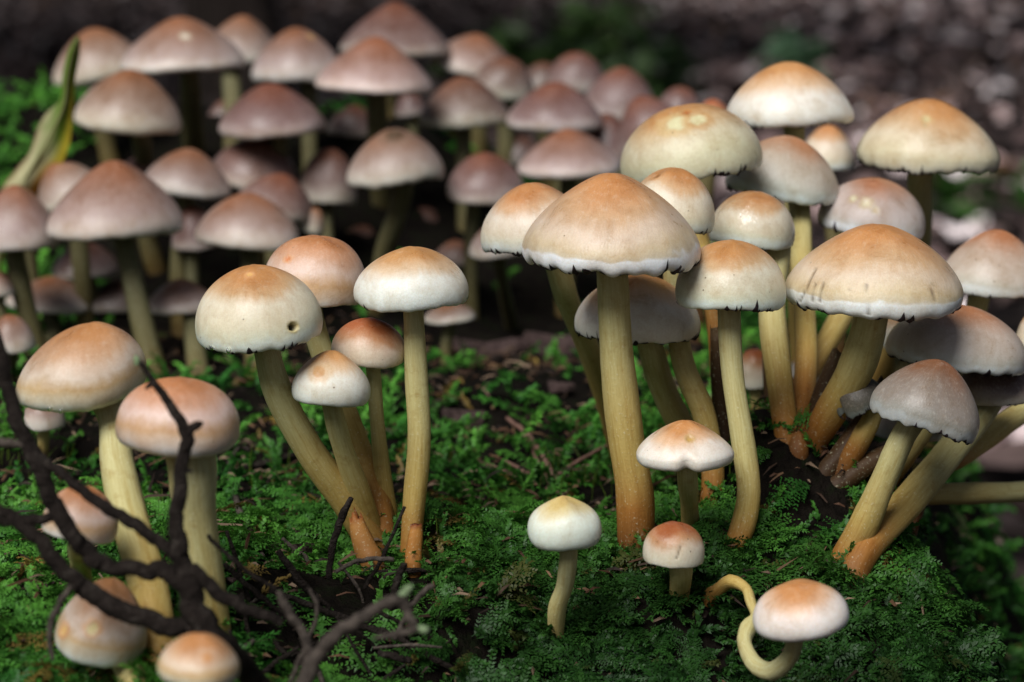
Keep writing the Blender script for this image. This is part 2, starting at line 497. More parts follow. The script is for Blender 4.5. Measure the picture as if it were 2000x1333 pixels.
def mushroom(label, cx, top, bot, w, depth, tilt=0, k1=.42, k2=.30, v=.20, umbo=.12, curl=.7, pal='front', stem=None,
             base=None, group=None, rag=.3, fringe=0, dark=1.0, res=1.0, lean=0.0, marks=(), notch=None, sr=None, wet=False,
             pitch=None, shift=0.0, scol=0.0, drops=(), cracks=()):
    SEED[0] += 1
    rs = np.random.RandomState(SEED[0])
    k = depth / FPX
    cy = (top + bot) / 2
    elev = PITCH - math.atan((666.5 - bot) / FPX)
    pt = rad(rs.uniform(-2, 3)) if pitch is None else rad(pitch)
    e = max(elev + pt, rad(1))
    if depth > .73:
        w *= 1.05; tilt += rs.uniform(-5, 5)
    else:
        w *= 1.015
    R = w * k / 2
    vis = (bot - top) * k
    h = max((vis - R * .93 * math.sin(e)) / math.cos(e), R * .35)
    if depth > .73:
        k1, k2, v, umbo = k1 * 1.06, k2 * .95, v * .55, umbo * .6
    else:
        k1, k2, v, umbo = min(k1 * 1.34, .64), k2 * 1.08, v * .85, umbo * .3
    sp = dict(R=R, h=h, k1=k1, k2=k2, v=v, umbo=umbo, curl=curl, rag=rag, lean=lean,
              harm=np.array([.02, .022, .014, .008, .018, .014, .007]) * rs.uniform(-1, 1, 7) * (2.2 if depth > .73 else 1.7), phase=rs.rand(8) * 6.28)
    # frame of the cap
    th = rad(tilt)
    cu = UP * math.cos(th) + RIGHT * math.sin(th)             # image-plane up
    zax = np.array([0, 0, 1.0])
    roll = lambda q: RIGHT * (q @ RIGHT * math.cos(th) + q @ UP * math.sin(th)) + UP * (-(q @ RIGHT) * math.sin(th) + q @ UP * math.cos(th)) + FWD * (q @ FWD)
    zax = np.array([0, -math.sin(pt), math.cos(pt)]); yax = np.array([0, math.cos(pt), math.sin(pt)]); xax = RIGHT
    zax, yax, xax = roll(zax), roll(yax), roll(xax)
    org = unproj(cx, bot, depth) + cu * (R * .93 * math.sin(e))
    L2W = lambda p: org + p[..., :1] * xax + p[..., 1:2] * yax + p[..., 2:3] * zax
    # stem path
    att = org + zax * (h * .45)
    if stem is None:
        bx, by = org[0] + rs.uniform(-.006, .006) + shift, org[1] + rs.uniform(-.004, .010)
        bz = float(ground_z(bx, by))
        bp = np.array([bx, by, bz - .006])
        midp = (org + bp) / 2 + np.array([rs.uniform(-.003, .003), rs.uniform(-.003, .003), 0])
        rr = (sr or 18) * k
        pts = [att, org, midp, bp]; rads = [rr * .9, rr * .95, rr, rr * 1.1]
    else:
        db = base or hit_ground(stem[-1][0], stem[-1][1])
        L = [0]
        for a, b in zip(stem[:-1], stem[1:]): L.append(L[-1] + math.hypot(a[0] - b[0], a[1] - b[1]))
        pts = [att]; rads = [stem[0][2] / 2 * k]
        for (sx, sy, sw), l in zip(stem, L):
            d = depth + (db - depth) * l / max(L[-1], 1)
            pts.append(unproj(sx, sy, d)); rads.append(sw / 2 * d / FPX)
        last = pts[-1]
        gz = float(ground_z(last[0], last[1]))
        dirn = pts[-1] - pts[-2]; dirn = dirn / np.linalg.norm(dirn)
        down = dirn * .5 + np.array([0, 0, -.8])
        ext = max(.007, (last[2] - gz) + .005)
        pts.append(last + down / abs(down[2]) * ext); rads.append(rads[-1] * 1.02)
        bp = pts[-1]
    bp = pts[-1]
    basep = np.array([bp[0], bp[1], float(ground_z(bp[0], bp[1]))])
    root = thing('mushroom', label, 'mushroom', basep, group)
    BASES.append((basep, rads[-2]))
    # ---- cap
    na = int(112 * res); ns = int(58 * res)
    az = np.linspace(0, 2 * np.pi, na, endpoint=False)
    s = np.concatenate([np.linspace(0.02, .82, int(ns * .62)), np.linspace(.82, 1, int(ns * .38) + 1)[1:]])
    AZ, S = np.meshgrid(az, s)
    P = cap_shape(AZ, S, sp)
    if notch:
        na_, nd = notch
        d_ = np.angle(np.exp(1j * (AZ - rad(na_))))
        g = np.exp(-(d_ / .16) ** 2) * sstep(.35, 1, S) * nd
        P[..., 0] *= 1 - g; P[..., 1] *= 1 - g
        P[..., 2] += g * h * .55
    apex = cap_shape(np.array([0.0]), np.array([0.0]), sp)
    lipr = len(s)
    V = np.vstack([P.reshape(-1, 3), apex])
    # inner lip turning up to the gills
    lip = P[-1].copy(); lip[:, :2] *= .955; lip[:, 2] += h * .05
    V = np.vstack([V, lip])
    W = L2W(V)
    # pigment
    fz_ = rs.rand() * 40
    t = S + .035 * np.cos(3 * AZ + sp['phase'][1]) + .03 * np.cos(2 * AZ + sp['phase'][4]) + .07 * (fbm(AZ * 2.2 + 9 * rs.rand(), S * 6, 3) - .5)
    t = t + .05 * (vnoise(AZ * 14, S * 8 + 3) - .5)
    bl = sstep(.76, .84, S)
    t = np.clip(t * (1 - bl) + (S + .075 * (fbm(AZ * 3.5 + 2, AZ * 0 + 4 + fz_, 3) - .5)) * bl, 0, 1)
    st = PAL[pal]
    tt = [a for a, _ in st]
    C = np.stack([np.interp(t, tt, [c[i] for _, c in st]) for i in range(3)], -1)
    tintv = 1 + np.array([.05, .04, .05]) * rs.uniform(-1, 1, 3)
    C = C * tintv * dark * (np.array([.86, .76, .68]) if pal in ('plum', 'mauve') else 1)  # dark also lowers the pigment of dim caps, painting in their deep shade
    C = np.vstack([C.reshape(-1, 3), C[0].mean(0)[None], C[-1] * .6])
    # scars, pits and torn patches given at a picture position
    cn = np.cross(np.roll(W[:-1 - na].reshape(len(s), na, 3), -1, 1) - W[:-1 - na].reshape(len(s), na, 3), np.gradient(W[:-1 - na].reshape(len(s), na, 3), axis=0))
    cn = cn.reshape(-1, 3); cn /= np.linalg.norm(cn, axis=1)[:, None] + 1e-12
    nP = len(s) * na
    if (cn[nP // 2] @ (W[nP // 2] - org)) < 0: cn = -cn
    px, py, _d = proj(W[:nP])
    facing = (cn @ FWD) < .1
    for (mx, my, mr, mdep, cc, cr) in marks:
        dd = np.hypot(px - mx, py - my) + np.where(facing, 0, 1e4)
        k0 = int(np.argmin(dd)); q = np.linalg.norm(W[:nP] - W[k0], axis=1) / (mr * k)
        ang = fbm(W[:nP, 0] * 900 + 50, W[:nP, 2] * 900 + 50, 2) - .5
        q = q * (1 + .5 * ang)
        core = sstep(1.0, .6, q)[:, None]; ring = (sstep(1.9, 1.1, q) * (1 - core[:, 0]))[:, None] * .75
        C[:nP] = C[:nP] * (1 - ring) + np.array(cr) * ring
        C[:nP] = C[:nP] * (1 - core) + np.array(cc) * core
        W[:nP] = W[:nP] - cn * (core * mdep * k)
    for (ax, ay, bx_, by_, cw) in cracks:
        u = np.clip(((px - ax) * (bx_ - ax) + (py - ay) * (by_ - ay)) / ((bx_ - ax) ** 2 + (by_ - ay) ** 2), 0, 1)
        dd = np.hypot(px - ax - u * (bx_ - ax), py - ay - u * (by_ - ay)) + np.where(facing, 0, 1e4)
        g = np.exp(-(dd / cw) ** 2)[:, None]
        C[:nP] = C[:nP] * (1 - .75 * g) + np.array((.16, .11, .06)) * .75 * g
        W[:nP] = W[:nP] - cn * (g * 2.5 * k)
    n = len(s)
    F = [tuple(f) for f in grid_faces(n, na)]
    ap = n * na
    for j in range(na):
        F.append((ap, (j + 1) % na, j))
        l0 = (n - 1) * na
        F.append((l0 + j, l0 + (j + 1) % na, ap + 1 + (j + 1) % na, ap + 1 + j))
    fo = rs.rand() * 50
    fb = np.stack([np.cos(AZ) * 13 + fo, np.sin(AZ) * 13, S * 9], -1).reshape(-1, 3)
    fb = np.vstack([fb, [[fo, 0, 0]], fb[-na:]])
    cap = mesh_obj('cap', W - basep, F, M_WET if wet else M_CAP, root, C, fib=fb)
    # ---- gills: folded cone under the cap
    ng = int(72 * res) * 2
    a2 = np.linspace(0, 2 * np.pi, ng, endpoint=False)
    rr_ = [1.0, .8, .55, .2]
    G = []
    lipf = cap_shape(a2, np.full(ng, 1.0), sp)
    if notch:
        d_ = np.angle(np.exp(1j * (a2 - rad(notch[0]))))
        g = np.exp(-(d_ / .16) ** 2) * notch[1]
        lipf[:, :2] *= (1 - g)[:, None]; lipf[:, 2] += g * h * .55
    for q in rr_:
        ring = lipf.copy(); ring[:, :2] *= .962 * q
        ring[:, 2] = ring[:, 2] * q + h * .03 + (1 - q) * h * .38 + np.where(np.arange(ng) % 2 == 0, 1, -1) * R * .022 * (1 if q < 1 else .3)
        G.append(ring)
    G = L2W(np.array(G).reshape(-1, 3))
    mesh_obj('gills', G - basep, grid_faces(4, ng), M_GILL, cap)
    # ---- dark ragged veil remnants at the rim
    if fringe:
        Vf, Ff = [], []
        a = rs.rand() * .1
        po = rs.rand() * 50
        while a < 6.28:
            gate = float(sstep(.30, .52, fbm(np.array(a * 2.2 + po), np.array(po), 2)))
            wd = rs.uniform(.03, .13)
            if rs.rand() < min(.95, fringe * 2.0) * gate:
                hgt = rs.uniform(.05, .12) * rs.choice([.3, .6, 1, 1.2])
                nseg = 4
                aa = np.linspace(a, a + wd, nseg + 1)
                prof = np.array([.12, .65, 1, .7, .12]) * rs.uniform(.45, 1.25, 5)
                rows = []
                for q in (1.0, .66, .33, 0.0):
                    rw = cap_shape(aa, 1 - np.clip(prof * hgt, .004, .17) * q, sp)
                    rw[:, :2] *= 1.016; rows.append(rw)
                dn = rows[-1].copy(); dn[:, 2] -= R * prof * hgt * rs.uniform(.1, .38); dn[:, :2] *= rs.uniform(.975, 1.0)
                rows += [dn, dn * [.97, .97, 1]]
                o0 = len(Vf)
                for rw in rows: Vf += list(rw)
                for j in range(nseg):
                    for b in range(0, 25, 5):
                        Ff.append((o0 + b + j, o0 + b + j + 1, o0 + b + 6 + j, o0 + b + 5 + j))
            a += wd * rs.uniform(.7, 1.5)
        if Vf:
            mesh_obj('veil_remnant', L2W(np.array(Vf)) - basep, Ff, M_VEIL, cap)
    # ---- stem
    nst = 36 if res >= .8 else 20
    path = catmull(pts, nst)
    lin = np.linspace(0, len(pts) - 1, nst)
    rd = np.interp(lin, range(len(rads)), rads)
    wob = 1 + .04 * np.sin(np.linspace(0, 9, nst) + rs.rand() * 6) + .025 * np.sin(np.linspace(0, 23, nst) + rs.rand() * 6)
    m_ = 28 if res >= .8 else 14
    V, F = tube(path, rd * wob, m_, .035, SEED[0])
    V[m_:-m_ - 2] += rs.normal(0, .007, V[m_:-m_ - 2].shape) * np.repeat(rd, m_)[m_:-m_][:, None]
    u = np.concatenate([np.repeat(np.linspace(0, 1, nst), m_), [0, 1]])
    stops = [0, .15, .42, .66, .84, 1]
    cc = [(.44, .41, .20), (.54, .51, .27), (.55, .49, .22), (.50, .36, .11), (.34, .145, .03), (.13, .05, .013)]
    uu = np.clip(u * 1.03 + scol * .75 + .02 * (depth < .73) + .16 * (fbm(V[:, 0] * 150 + 30, V[:, 2] * 60 + 30) - .5), 0, 1)
    SCo = np.stack([np.interp(uu, stops, [c[i] for c in cc]) for i in range(3)], -1) * (.75 + .25 * dark) * (.27 if depth > .73 else 1)  # rear stems get a darker colour, standing in for shade under the caps
    aa_ = np.concatenate([np.tile(np.linspace(0, 2 * np.pi, m_, endpoint=False), nst), [0, 0]])
    ln_ = np.linalg.norm(np.diff(path, axis=0), axis=1).sum()
    fb = np.stack([np.cos(aa_) * 2.4 + rs.rand() * 40, np.sin(aa_) * 2.4, u * ln_ * 70], -1)
    mesh_obj('stem', V - basep, F, M_STEM, root, SCo, fib=fb)
    # ---- hanging water drops
    for (dx_, dy_, dr) in drops:
        pts_d = []
        c0 = unproj(dx_, dy_, depth - R * .8)
        dd = np.hypot(px - dx_, py - dy_) + np.where(facing, 0, 1e4)
        c0 = W[int(np.argmin(dd))] + np.array([0, -.0002, -dr * k * .7])
        th_ = np.linspace(0, np.pi, 10); ph_ = np.linspace(0, 2 * np.pi, 16, endpoint=False)
        TH, PH = np.meshgrid(th_, ph_, indexing='ij')
        rr2 = dr * k * (1 - .35 * np.clip(np.cos(TH), 0, 1) ** 2)
        D = np.stack([rr2 * np.sin(TH) * np.cos(PH), rr2 * np.sin(TH) * np.sin(PH), dr * k * 1.25 * np.cos(TH)], -1).reshape(-1, 3)
        tag(mesh_obj('water_drop', D + c0 - basep, grid_faces(10, 16), M_DROP, cap), None)
    return root


M = mushroom
GR, GC, GL, GB = 'mushrooms of the right-hand clump', 'mushrooms of the leaning middle cluster', 'mushrooms beside the forked twig', 'mushrooms of the rear clump'
HOLE = ((.05, .035, .01), (.50, .40, .13))
PALE = ((.74, .72, .45), (.52, .30, .12))

# -- right-hand clump
M('largest broad tan cap with white scalloped rim and dark veil teeth on thick stem', 1192, 340, 537, 347, .560, 0, .36, .28, .165, .22, .9, 'tan',
  [(1196, 545, 62), (1205, 700, 66), (1222, 850, 70), (1240, 970, 78), (1240, 1088, 74)], group=GR, rag=1.5, fringe=.62, res=1.5, scol=.16)
M('pale cap with dark speckled rim half hidden behind the largest tan cap', 1048, 358, 497, 205, .600, -5, .40, .36, .22, .1, .8, 'front',
  [(1085, 510, 46), (1110, 590, 46), (1145, 670, 46), (1185, 790, 44), (1215, 900, 40)], group=GR, rag=.8, fringe=.45)
M('small-topped cap with brown pit peeking over the shoulder of the largest cap', 1306, 328, 452, 170, .592, 8, .45, .36, .2, .05, .7, 'front',
  [(1312, 470, 42), (1330, 690, 46), (1375, 810, 46), (1392, 920, 44), (1385, 1010, 44)], group=GR, fringe=.4, scol=.12, marks=[(1283, 343, 10, 3, (.30, .14, .05), (.5, .25, .1))])
M('tilted broad cap with torn yellow bald patch on its crown', 1354, 205, 352, 276, .640, -10, .56, .34, .22, 0, .8, 'cream',
  [(1352, 355, 32), (1360, 440, 36), (1400, 620, 40), (1410, 860, 36)], group=GR, rag=.9, fringe=.4, scol=.22,
  marks=[(1325, 240, 26, 2, (.70, .66, .40), (.62, .45, .22)), (1362, 232, 20, 2, (.72, .68, .42), (.55, .33, .14)), (1342, 220, 9, 2, (.46, .17, .05), (.55, .28, .1))])
M('tall white-skirted cap with thin black rim standing highest of right clump', 1540, 122, 247, 240, .690, 0, .44, .22, .16, .08, .8, 'white',
  [(1550, 250, 42), (1552, 400, 42), (1560, 560, 44), (1572, 820, 44)], group=GR, rag=.4, fringe=.6)
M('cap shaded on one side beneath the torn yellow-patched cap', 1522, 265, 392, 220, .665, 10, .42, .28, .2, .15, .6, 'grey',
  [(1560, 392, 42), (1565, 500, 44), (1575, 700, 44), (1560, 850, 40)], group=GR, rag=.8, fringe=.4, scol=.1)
M('small blurred cap peeking out behind the tall white-skirted cap', 1614, 245, 332, 104, .78, 0, .45, .4, .25, 0, .6, 'front', None, group=GR, res=.7)
M('wide cap with small pit near its crown and ragged dark rim edge', 1806, 194, 338, 272, .690, 3, .40, .22, .2, .2, .7, 'cream',
  [(1797, 335, 46), (1795, 470, 46), (1760, 640, 46), (1690, 800, 44)], group=GR, rag=1.0, fringe=.5,
  marks=[(1810, 234, 9, 2, (.62, .52, .28), (.6, .4, .18)), (1806, 246, 5, 3, (.45, .38, .24), (.6, .4, .2))])
M('grey cap with rusty crown and pocked scar over the widest right-hand cap', 1698, 348, 466, 208, .665, 8, .42, .36, .2, .1, .6, 'grey',
  [(1690, 466, 44), (1660, 580, 46), (1625, 650, 46), (1570, 745, 46), (1545, 830, 40)], group=GR, rag=.5, fringe=.2, scol=.18,
  marks=[(1690, 398, 10, 3, (.62, .55, .38), (.5, .40, .25)), (1668, 388, 7, 2, (.62, .58, .40), (.5, .4, .25)), (1712, 412, 6, 2, (.5, .4, .25), (.5, .42, .3))])
M('wet shiny brown cap tucked between largest cap and shaded cap', 1467, 374, 484, 166, .612, 5, .48, .36, .22, .05, .6, 'front',
  [(1520, 470, 46), (1508, 600, 52), (1522, 740, 50), (1535, 850, 46)], group=GR, fringe=.25, wet=True, dark=.93)
M('rounded cap with orange crown on curved yellow stem with rusty foot', 1424, 470, 610, 212, .565, 2, .46, .38, .2, .1, .8, 'front',
  [(1424, 612, 44), (1432, 740, 46), (1452, 870, 48), (1462, 960, 48), (1450, 1030, 46), (1425, 1092, 40)], group=GR, rag=.5, fringe=.35, res=1.2)
M('brown cap crossed by the thick stem of the largest mushroom', 1245, 536, 672, 242, .592, 0, .38, .34, .2, .12, .6, 'white',
  [(1268, 672, 50), (1295, 760, 50), (1340, 850, 50), (1390, 935, 46)], group=GR, rag=.9, fringe=.5)
M('widest right-hand cap with cracked skirt and thick white rim', 1705, 440, 626, 342, .570, 1, .38, .26, .19, .18, .9, 'tan',
  [(1700, 622, 70), (1672, 720, 68), (1625, 800, 62), (1592, 862, 56)], group=GR, rag=.8, fringe=.42, res=1.4, scol=.2,
  cracks=[(1593, 525, 1562, 590, 2.2), (1593, 555, 1585, 590, 1.6), (1608, 552, 1600, 590, 1.6), (1693, 555, 1695, 615, 1.8), (1820, 555, 1824, 588, 1.8), (1660, 565, 1660, 590, 1.2)])
M('rusty-crowned grey cap behind the widest cap at the edge of stump', 1938, 449, 581, 204, .655, 4, .36, .26, .2, .15, .6, 'grey',
  [(1912, 582, 44), (1890, 680, 44), (1820, 800, 44), (1740, 900, 40)], group=GR, rag=.5, fringe=.2)
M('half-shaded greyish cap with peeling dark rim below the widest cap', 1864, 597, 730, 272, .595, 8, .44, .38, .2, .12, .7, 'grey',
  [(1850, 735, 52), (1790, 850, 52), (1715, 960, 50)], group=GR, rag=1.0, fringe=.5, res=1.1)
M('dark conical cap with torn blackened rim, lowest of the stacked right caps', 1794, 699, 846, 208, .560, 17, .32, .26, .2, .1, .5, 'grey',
  [(1765, 850, 50), (1730, 930, 54), (1685, 1030, 58), (1640, 1112, 60)], group=GR, rag=1.6, fringe=.5, dark=.48, notch=(20, .12), res=1.1, scol=.05)  # pigment darkened here for the shade of the cap above
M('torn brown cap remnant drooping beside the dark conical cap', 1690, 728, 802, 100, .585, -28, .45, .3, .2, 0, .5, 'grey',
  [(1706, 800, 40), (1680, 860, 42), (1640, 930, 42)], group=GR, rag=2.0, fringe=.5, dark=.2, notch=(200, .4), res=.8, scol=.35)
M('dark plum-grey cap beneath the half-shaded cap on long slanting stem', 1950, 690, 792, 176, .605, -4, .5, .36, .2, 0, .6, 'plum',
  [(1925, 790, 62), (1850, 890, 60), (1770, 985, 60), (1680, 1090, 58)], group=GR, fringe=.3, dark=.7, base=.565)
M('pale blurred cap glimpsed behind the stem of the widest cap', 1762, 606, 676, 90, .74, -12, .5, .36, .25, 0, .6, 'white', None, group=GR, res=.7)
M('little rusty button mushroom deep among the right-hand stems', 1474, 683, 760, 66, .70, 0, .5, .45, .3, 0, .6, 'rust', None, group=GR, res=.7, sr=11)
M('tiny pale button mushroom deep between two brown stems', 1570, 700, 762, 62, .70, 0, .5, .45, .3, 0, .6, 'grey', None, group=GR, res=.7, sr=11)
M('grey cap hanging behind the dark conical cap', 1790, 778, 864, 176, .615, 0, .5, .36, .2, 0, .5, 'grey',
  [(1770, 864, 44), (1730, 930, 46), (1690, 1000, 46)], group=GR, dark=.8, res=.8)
M('pale cap cut by the frame on orange slanting stem', 2040, 600, 700, 112, .64, 0, .46, .36, .2, 0, .6, 'front',
  [(2030, 770, 44), (1960, 830, 44), (1880, 890, 44), (1800, 950, 44)], group=GR, res=.8, base=.60, scol=.15)
M('mushroom growing sideways with straight horizontal stem over the stump edge', 2140, 850, 975, 200, .64, 62, .46, .36, .2, 0, .6, 'front',
  [(2090, 945, 40), (2000, 960, 40), (1900, 964, 40), (1800, 968, 42), (1730, 985, 44)], group=GR, res=.8, base=.60)

# -- small ones in the front moss
GS = 'small mushrooms in the front moss'
M('small cap with folded notch in its white skirt before the thick stem', 1338, 822, 926, 184, .553, 0, .22, .24, .28, .10, 1.4, 'white',
  [(1342, 922, 40), (1346, 980, 38), (1350, 1060, 36)], group=GS, notch=(-92, .13), res=1.2, pitch=2,
  marks=[(1345, 858, 8, 3, (.55, .36, .12), (.6, .42, .2))])
M('little rusty button with white skirt at foot of the notched mushroom', 1313, 1020, 1110, 116, .532, 3, .5, .4, .3, .1, .7, 'rust',
  [(1330, 1108, 42), (1326, 1172, 40)], group=GS, res=1.0, cracks=[(1322, 1092, 1330, 1068, 1.8)])
M('small white-skirted mushroom with yellow peak alone in front moss', 1101, 970, 1082, 140, .522, 0, .20, .44, .42, .25, 2.6, 'yellow',
  [(1110, 1078, 36), (1104, 1140, 36), (1088, 1190, 36), (1086, 1262, 30)], group=GS, res=1.2, scol=-.25)
M('peach-crowned white cap on U-shaped hooked yellow stem', 1572, 1140, 1256, 182, .500, -8, .40, .36, .30, .06, 1.8, 'white',
  [(1552, 1250, 36), (1541, 1286, 34), (1508, 1312, 38), (1474, 1298, 35), (1454, 1256, 28), (1462, 1226, 33), (1475, 1204, 17), (1466, 1176, 22), (1457, 1150, 20), (1428, 1136, 29), (1404, 1152, 27), (1380, 1174, 40)],
  group=GS, res=1.2, scol=-.15, pitch=6)

# -- middle cluster
M('cap with worm hole and drops on its rim, long leaning stem', 510, 518, 686, 248, .550, -5, .40, .40, .22, .12, .8, 'front',
  [(520, 680, 54), (545, 770, 56), (605, 880, 58), (672, 975, 62), (735, 1078, 66)], group=GC, rag=.8, fringe=.12, res=1.4, pitch=0,
  marks=[(575, 640, 9, 26, (.05, .035, .01), (.50, .40, .14)), (487, 537, 7, 1, (.74, .44, .16), (.68, .36, .16))], drops=[(445, 682, 5), (415, 676, 4)])
M('orange-crowned round cap tucked behind the worm-holed cap', 612, 461, 600, 200, .580, 4, .56, .44, .22, 0, .7, 'pink',
  [(606, 605, 46), (640, 720, 46), (690, 850, 46), (735, 970, 50), (758, 1070, 48)], group=GC, res=1.1, scol=.14, marks=[(562, 505, 7, 2, (.60, .22, .08), (.66, .34, .16))])
M('white-skirted tan cap on tall straight stem beside the leaning cluster', 806, 483, 609, 222, .560, 0, .40, .34, .22, .12, .8, 'white',
  [(808, 612, 42), (814, 740, 44), (819, 860, 46), (808, 990, 46), (800, 1108, 42)], group=GC, rag=.5, fringe=.12, res=1.4)
M('small rust-crowned cap on thin stem between leaning and straight stems', 717, 622, 719, 143, .565, 4, .38, .38, .26, .05, 1.0, 'rust',
  [(728, 718, 28), (736, 820, 30), (748, 930, 32), (768, 1050, 36)], group=GC, res=1.1)
M('small peaked cap with yellowish streak held before the cluster stems', 643, 685, 796, 154, .552, 4, .26, .38, .26, .15, 1.2, 'white',
  [(648, 790, 40), (668, 870, 42), (700, 960, 46), (738, 1070, 46)], group=GC, res=1.2, dark=.97, marks=[(622, 725, 17, 0, (.62, .36, .16), (.68, .48, .28))])

# -- by the forked twig
M('lopsided pinkish orange cap with curled white edge behind the forked twig', 160, 636, 806, 248, .515, -6, .40, .34, .26, .06, 1.8, 'pink',
  [(215, 800, 64), (228, 900, 66), (252, 1010, 72), (285, 1130, 74), (305, 1240, 78), (312, 1330, 72)], group=GL, lean=.32, rag=.5, res=1.3, fringe=.05, drops=[(95, 795, 5), (120, 800, 4)], scol=-.05)
M('rounded peach cap crossed by the upright shoot of the forked twig', 345, 738, 893, 240, .490, 3, .46, .38, .30, .05, 2.0, 'pink',
  [(372, 890, 98), (378, 980, 92), (392, 1090, 84), (404, 1190, 84), (410, 1260, 80)], group=GL, rag=.3, res=1.3, scol=-.12, pitch=-4)
M('small steep orange cap tilted behind the forked twig', 150, 948, 1058, 148, .480, 12, .36, .36, .22, 0, .7, 'pink',
  [(152, 1055, 40), (158, 1110, 40), (165, 1170, 40)], group=GL)
M('blurred orange cap with two round pits low by the twig', 184, 1128, 1302, 176, .474, 14, .32, .24, .26, 0, 1.4, 'pink',
  [(240, 1285, 52), (262, 1335, 54), (275, 1380, 56)], group=GL, dark=.88, marks=[(180, 1228, 13, 2, (.66, .55, .26), (.60, .32, .13)), (124, 1233, 12, 2, (.66, .42, .16), (.6, .3, .12))])
M('pinkish cap low in front of the rusty stem foot', 385, 1240, 1348, 156, .425, 4, .36, .30, .30, .05, 1.6, 'pink',
  [(385, 1345, 46), (388, 1390, 46), (390, 1430, 46)], group=GL, marks=[(405, 1285, 15, 0, (.62, .32, .14), (.64, .42, .28))])
M('tiny pale button half hidden behind the lopsided orange cap', 86, 782, 842, 78, .66, 0, .5, .46, .28, 0, .7, 'mauve', None, group=GL, res=.7, sr=12)

# -- rear clump
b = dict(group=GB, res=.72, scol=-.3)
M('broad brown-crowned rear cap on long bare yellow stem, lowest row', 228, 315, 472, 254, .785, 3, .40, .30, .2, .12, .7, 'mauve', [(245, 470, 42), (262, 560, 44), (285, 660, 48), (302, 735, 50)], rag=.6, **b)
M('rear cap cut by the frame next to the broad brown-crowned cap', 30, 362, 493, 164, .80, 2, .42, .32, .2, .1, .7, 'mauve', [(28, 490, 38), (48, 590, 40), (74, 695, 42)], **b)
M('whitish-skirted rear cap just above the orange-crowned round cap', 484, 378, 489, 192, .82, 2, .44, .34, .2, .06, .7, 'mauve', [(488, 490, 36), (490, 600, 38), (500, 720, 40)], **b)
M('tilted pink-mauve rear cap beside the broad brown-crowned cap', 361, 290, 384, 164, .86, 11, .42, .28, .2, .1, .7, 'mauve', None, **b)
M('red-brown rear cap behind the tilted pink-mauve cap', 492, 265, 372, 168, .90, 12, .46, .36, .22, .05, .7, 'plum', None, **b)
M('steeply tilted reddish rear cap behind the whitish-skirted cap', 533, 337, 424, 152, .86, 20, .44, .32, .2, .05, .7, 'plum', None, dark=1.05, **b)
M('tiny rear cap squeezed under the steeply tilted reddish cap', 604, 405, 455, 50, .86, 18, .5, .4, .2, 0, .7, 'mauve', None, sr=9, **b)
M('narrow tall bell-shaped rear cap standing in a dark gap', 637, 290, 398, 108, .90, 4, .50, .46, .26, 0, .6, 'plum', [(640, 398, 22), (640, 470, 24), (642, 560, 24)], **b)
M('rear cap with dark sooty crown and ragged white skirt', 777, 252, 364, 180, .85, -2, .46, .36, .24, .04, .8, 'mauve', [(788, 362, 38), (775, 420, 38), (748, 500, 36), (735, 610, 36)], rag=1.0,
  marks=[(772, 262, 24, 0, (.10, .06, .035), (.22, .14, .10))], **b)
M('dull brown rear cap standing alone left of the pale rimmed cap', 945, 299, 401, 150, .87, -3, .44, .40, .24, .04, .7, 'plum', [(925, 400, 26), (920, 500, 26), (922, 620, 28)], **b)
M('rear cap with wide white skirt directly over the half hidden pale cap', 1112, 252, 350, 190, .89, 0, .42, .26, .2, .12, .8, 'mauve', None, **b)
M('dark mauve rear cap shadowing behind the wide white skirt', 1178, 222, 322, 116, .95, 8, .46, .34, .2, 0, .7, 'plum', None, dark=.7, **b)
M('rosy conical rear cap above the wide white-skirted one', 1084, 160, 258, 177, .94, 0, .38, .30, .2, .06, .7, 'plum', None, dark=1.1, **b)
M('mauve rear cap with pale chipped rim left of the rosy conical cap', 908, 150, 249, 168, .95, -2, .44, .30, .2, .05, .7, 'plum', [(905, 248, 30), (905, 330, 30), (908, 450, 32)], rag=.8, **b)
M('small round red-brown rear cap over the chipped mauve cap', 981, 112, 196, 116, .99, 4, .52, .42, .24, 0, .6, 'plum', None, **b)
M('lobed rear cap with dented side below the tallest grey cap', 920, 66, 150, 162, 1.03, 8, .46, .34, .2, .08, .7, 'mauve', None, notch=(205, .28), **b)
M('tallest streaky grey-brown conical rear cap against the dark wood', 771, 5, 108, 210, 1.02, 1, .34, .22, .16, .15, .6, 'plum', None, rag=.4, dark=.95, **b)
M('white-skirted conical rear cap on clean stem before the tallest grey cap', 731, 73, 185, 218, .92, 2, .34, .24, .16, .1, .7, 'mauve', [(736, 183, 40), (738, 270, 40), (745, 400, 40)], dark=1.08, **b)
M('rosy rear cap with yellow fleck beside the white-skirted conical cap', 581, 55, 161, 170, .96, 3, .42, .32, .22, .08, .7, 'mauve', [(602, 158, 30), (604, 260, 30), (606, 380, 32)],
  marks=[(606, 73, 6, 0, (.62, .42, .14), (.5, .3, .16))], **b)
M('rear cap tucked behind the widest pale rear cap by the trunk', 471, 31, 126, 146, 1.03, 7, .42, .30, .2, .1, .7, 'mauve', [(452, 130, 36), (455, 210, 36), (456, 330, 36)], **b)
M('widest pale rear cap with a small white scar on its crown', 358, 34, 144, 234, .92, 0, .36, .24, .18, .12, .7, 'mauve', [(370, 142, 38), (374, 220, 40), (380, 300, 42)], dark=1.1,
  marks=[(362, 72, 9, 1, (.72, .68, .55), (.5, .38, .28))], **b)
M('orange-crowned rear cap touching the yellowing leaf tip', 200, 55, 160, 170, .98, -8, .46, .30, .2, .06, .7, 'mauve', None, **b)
M('grey-white rear cap right beside the yellowing leaf', 247, 136, 259, 200, .87, 4, .42, .34, .22, .1, .8, 'mauve', [(272, 256, 36), (282, 310, 38), (292, 420, 38)], dark=.95, **b)
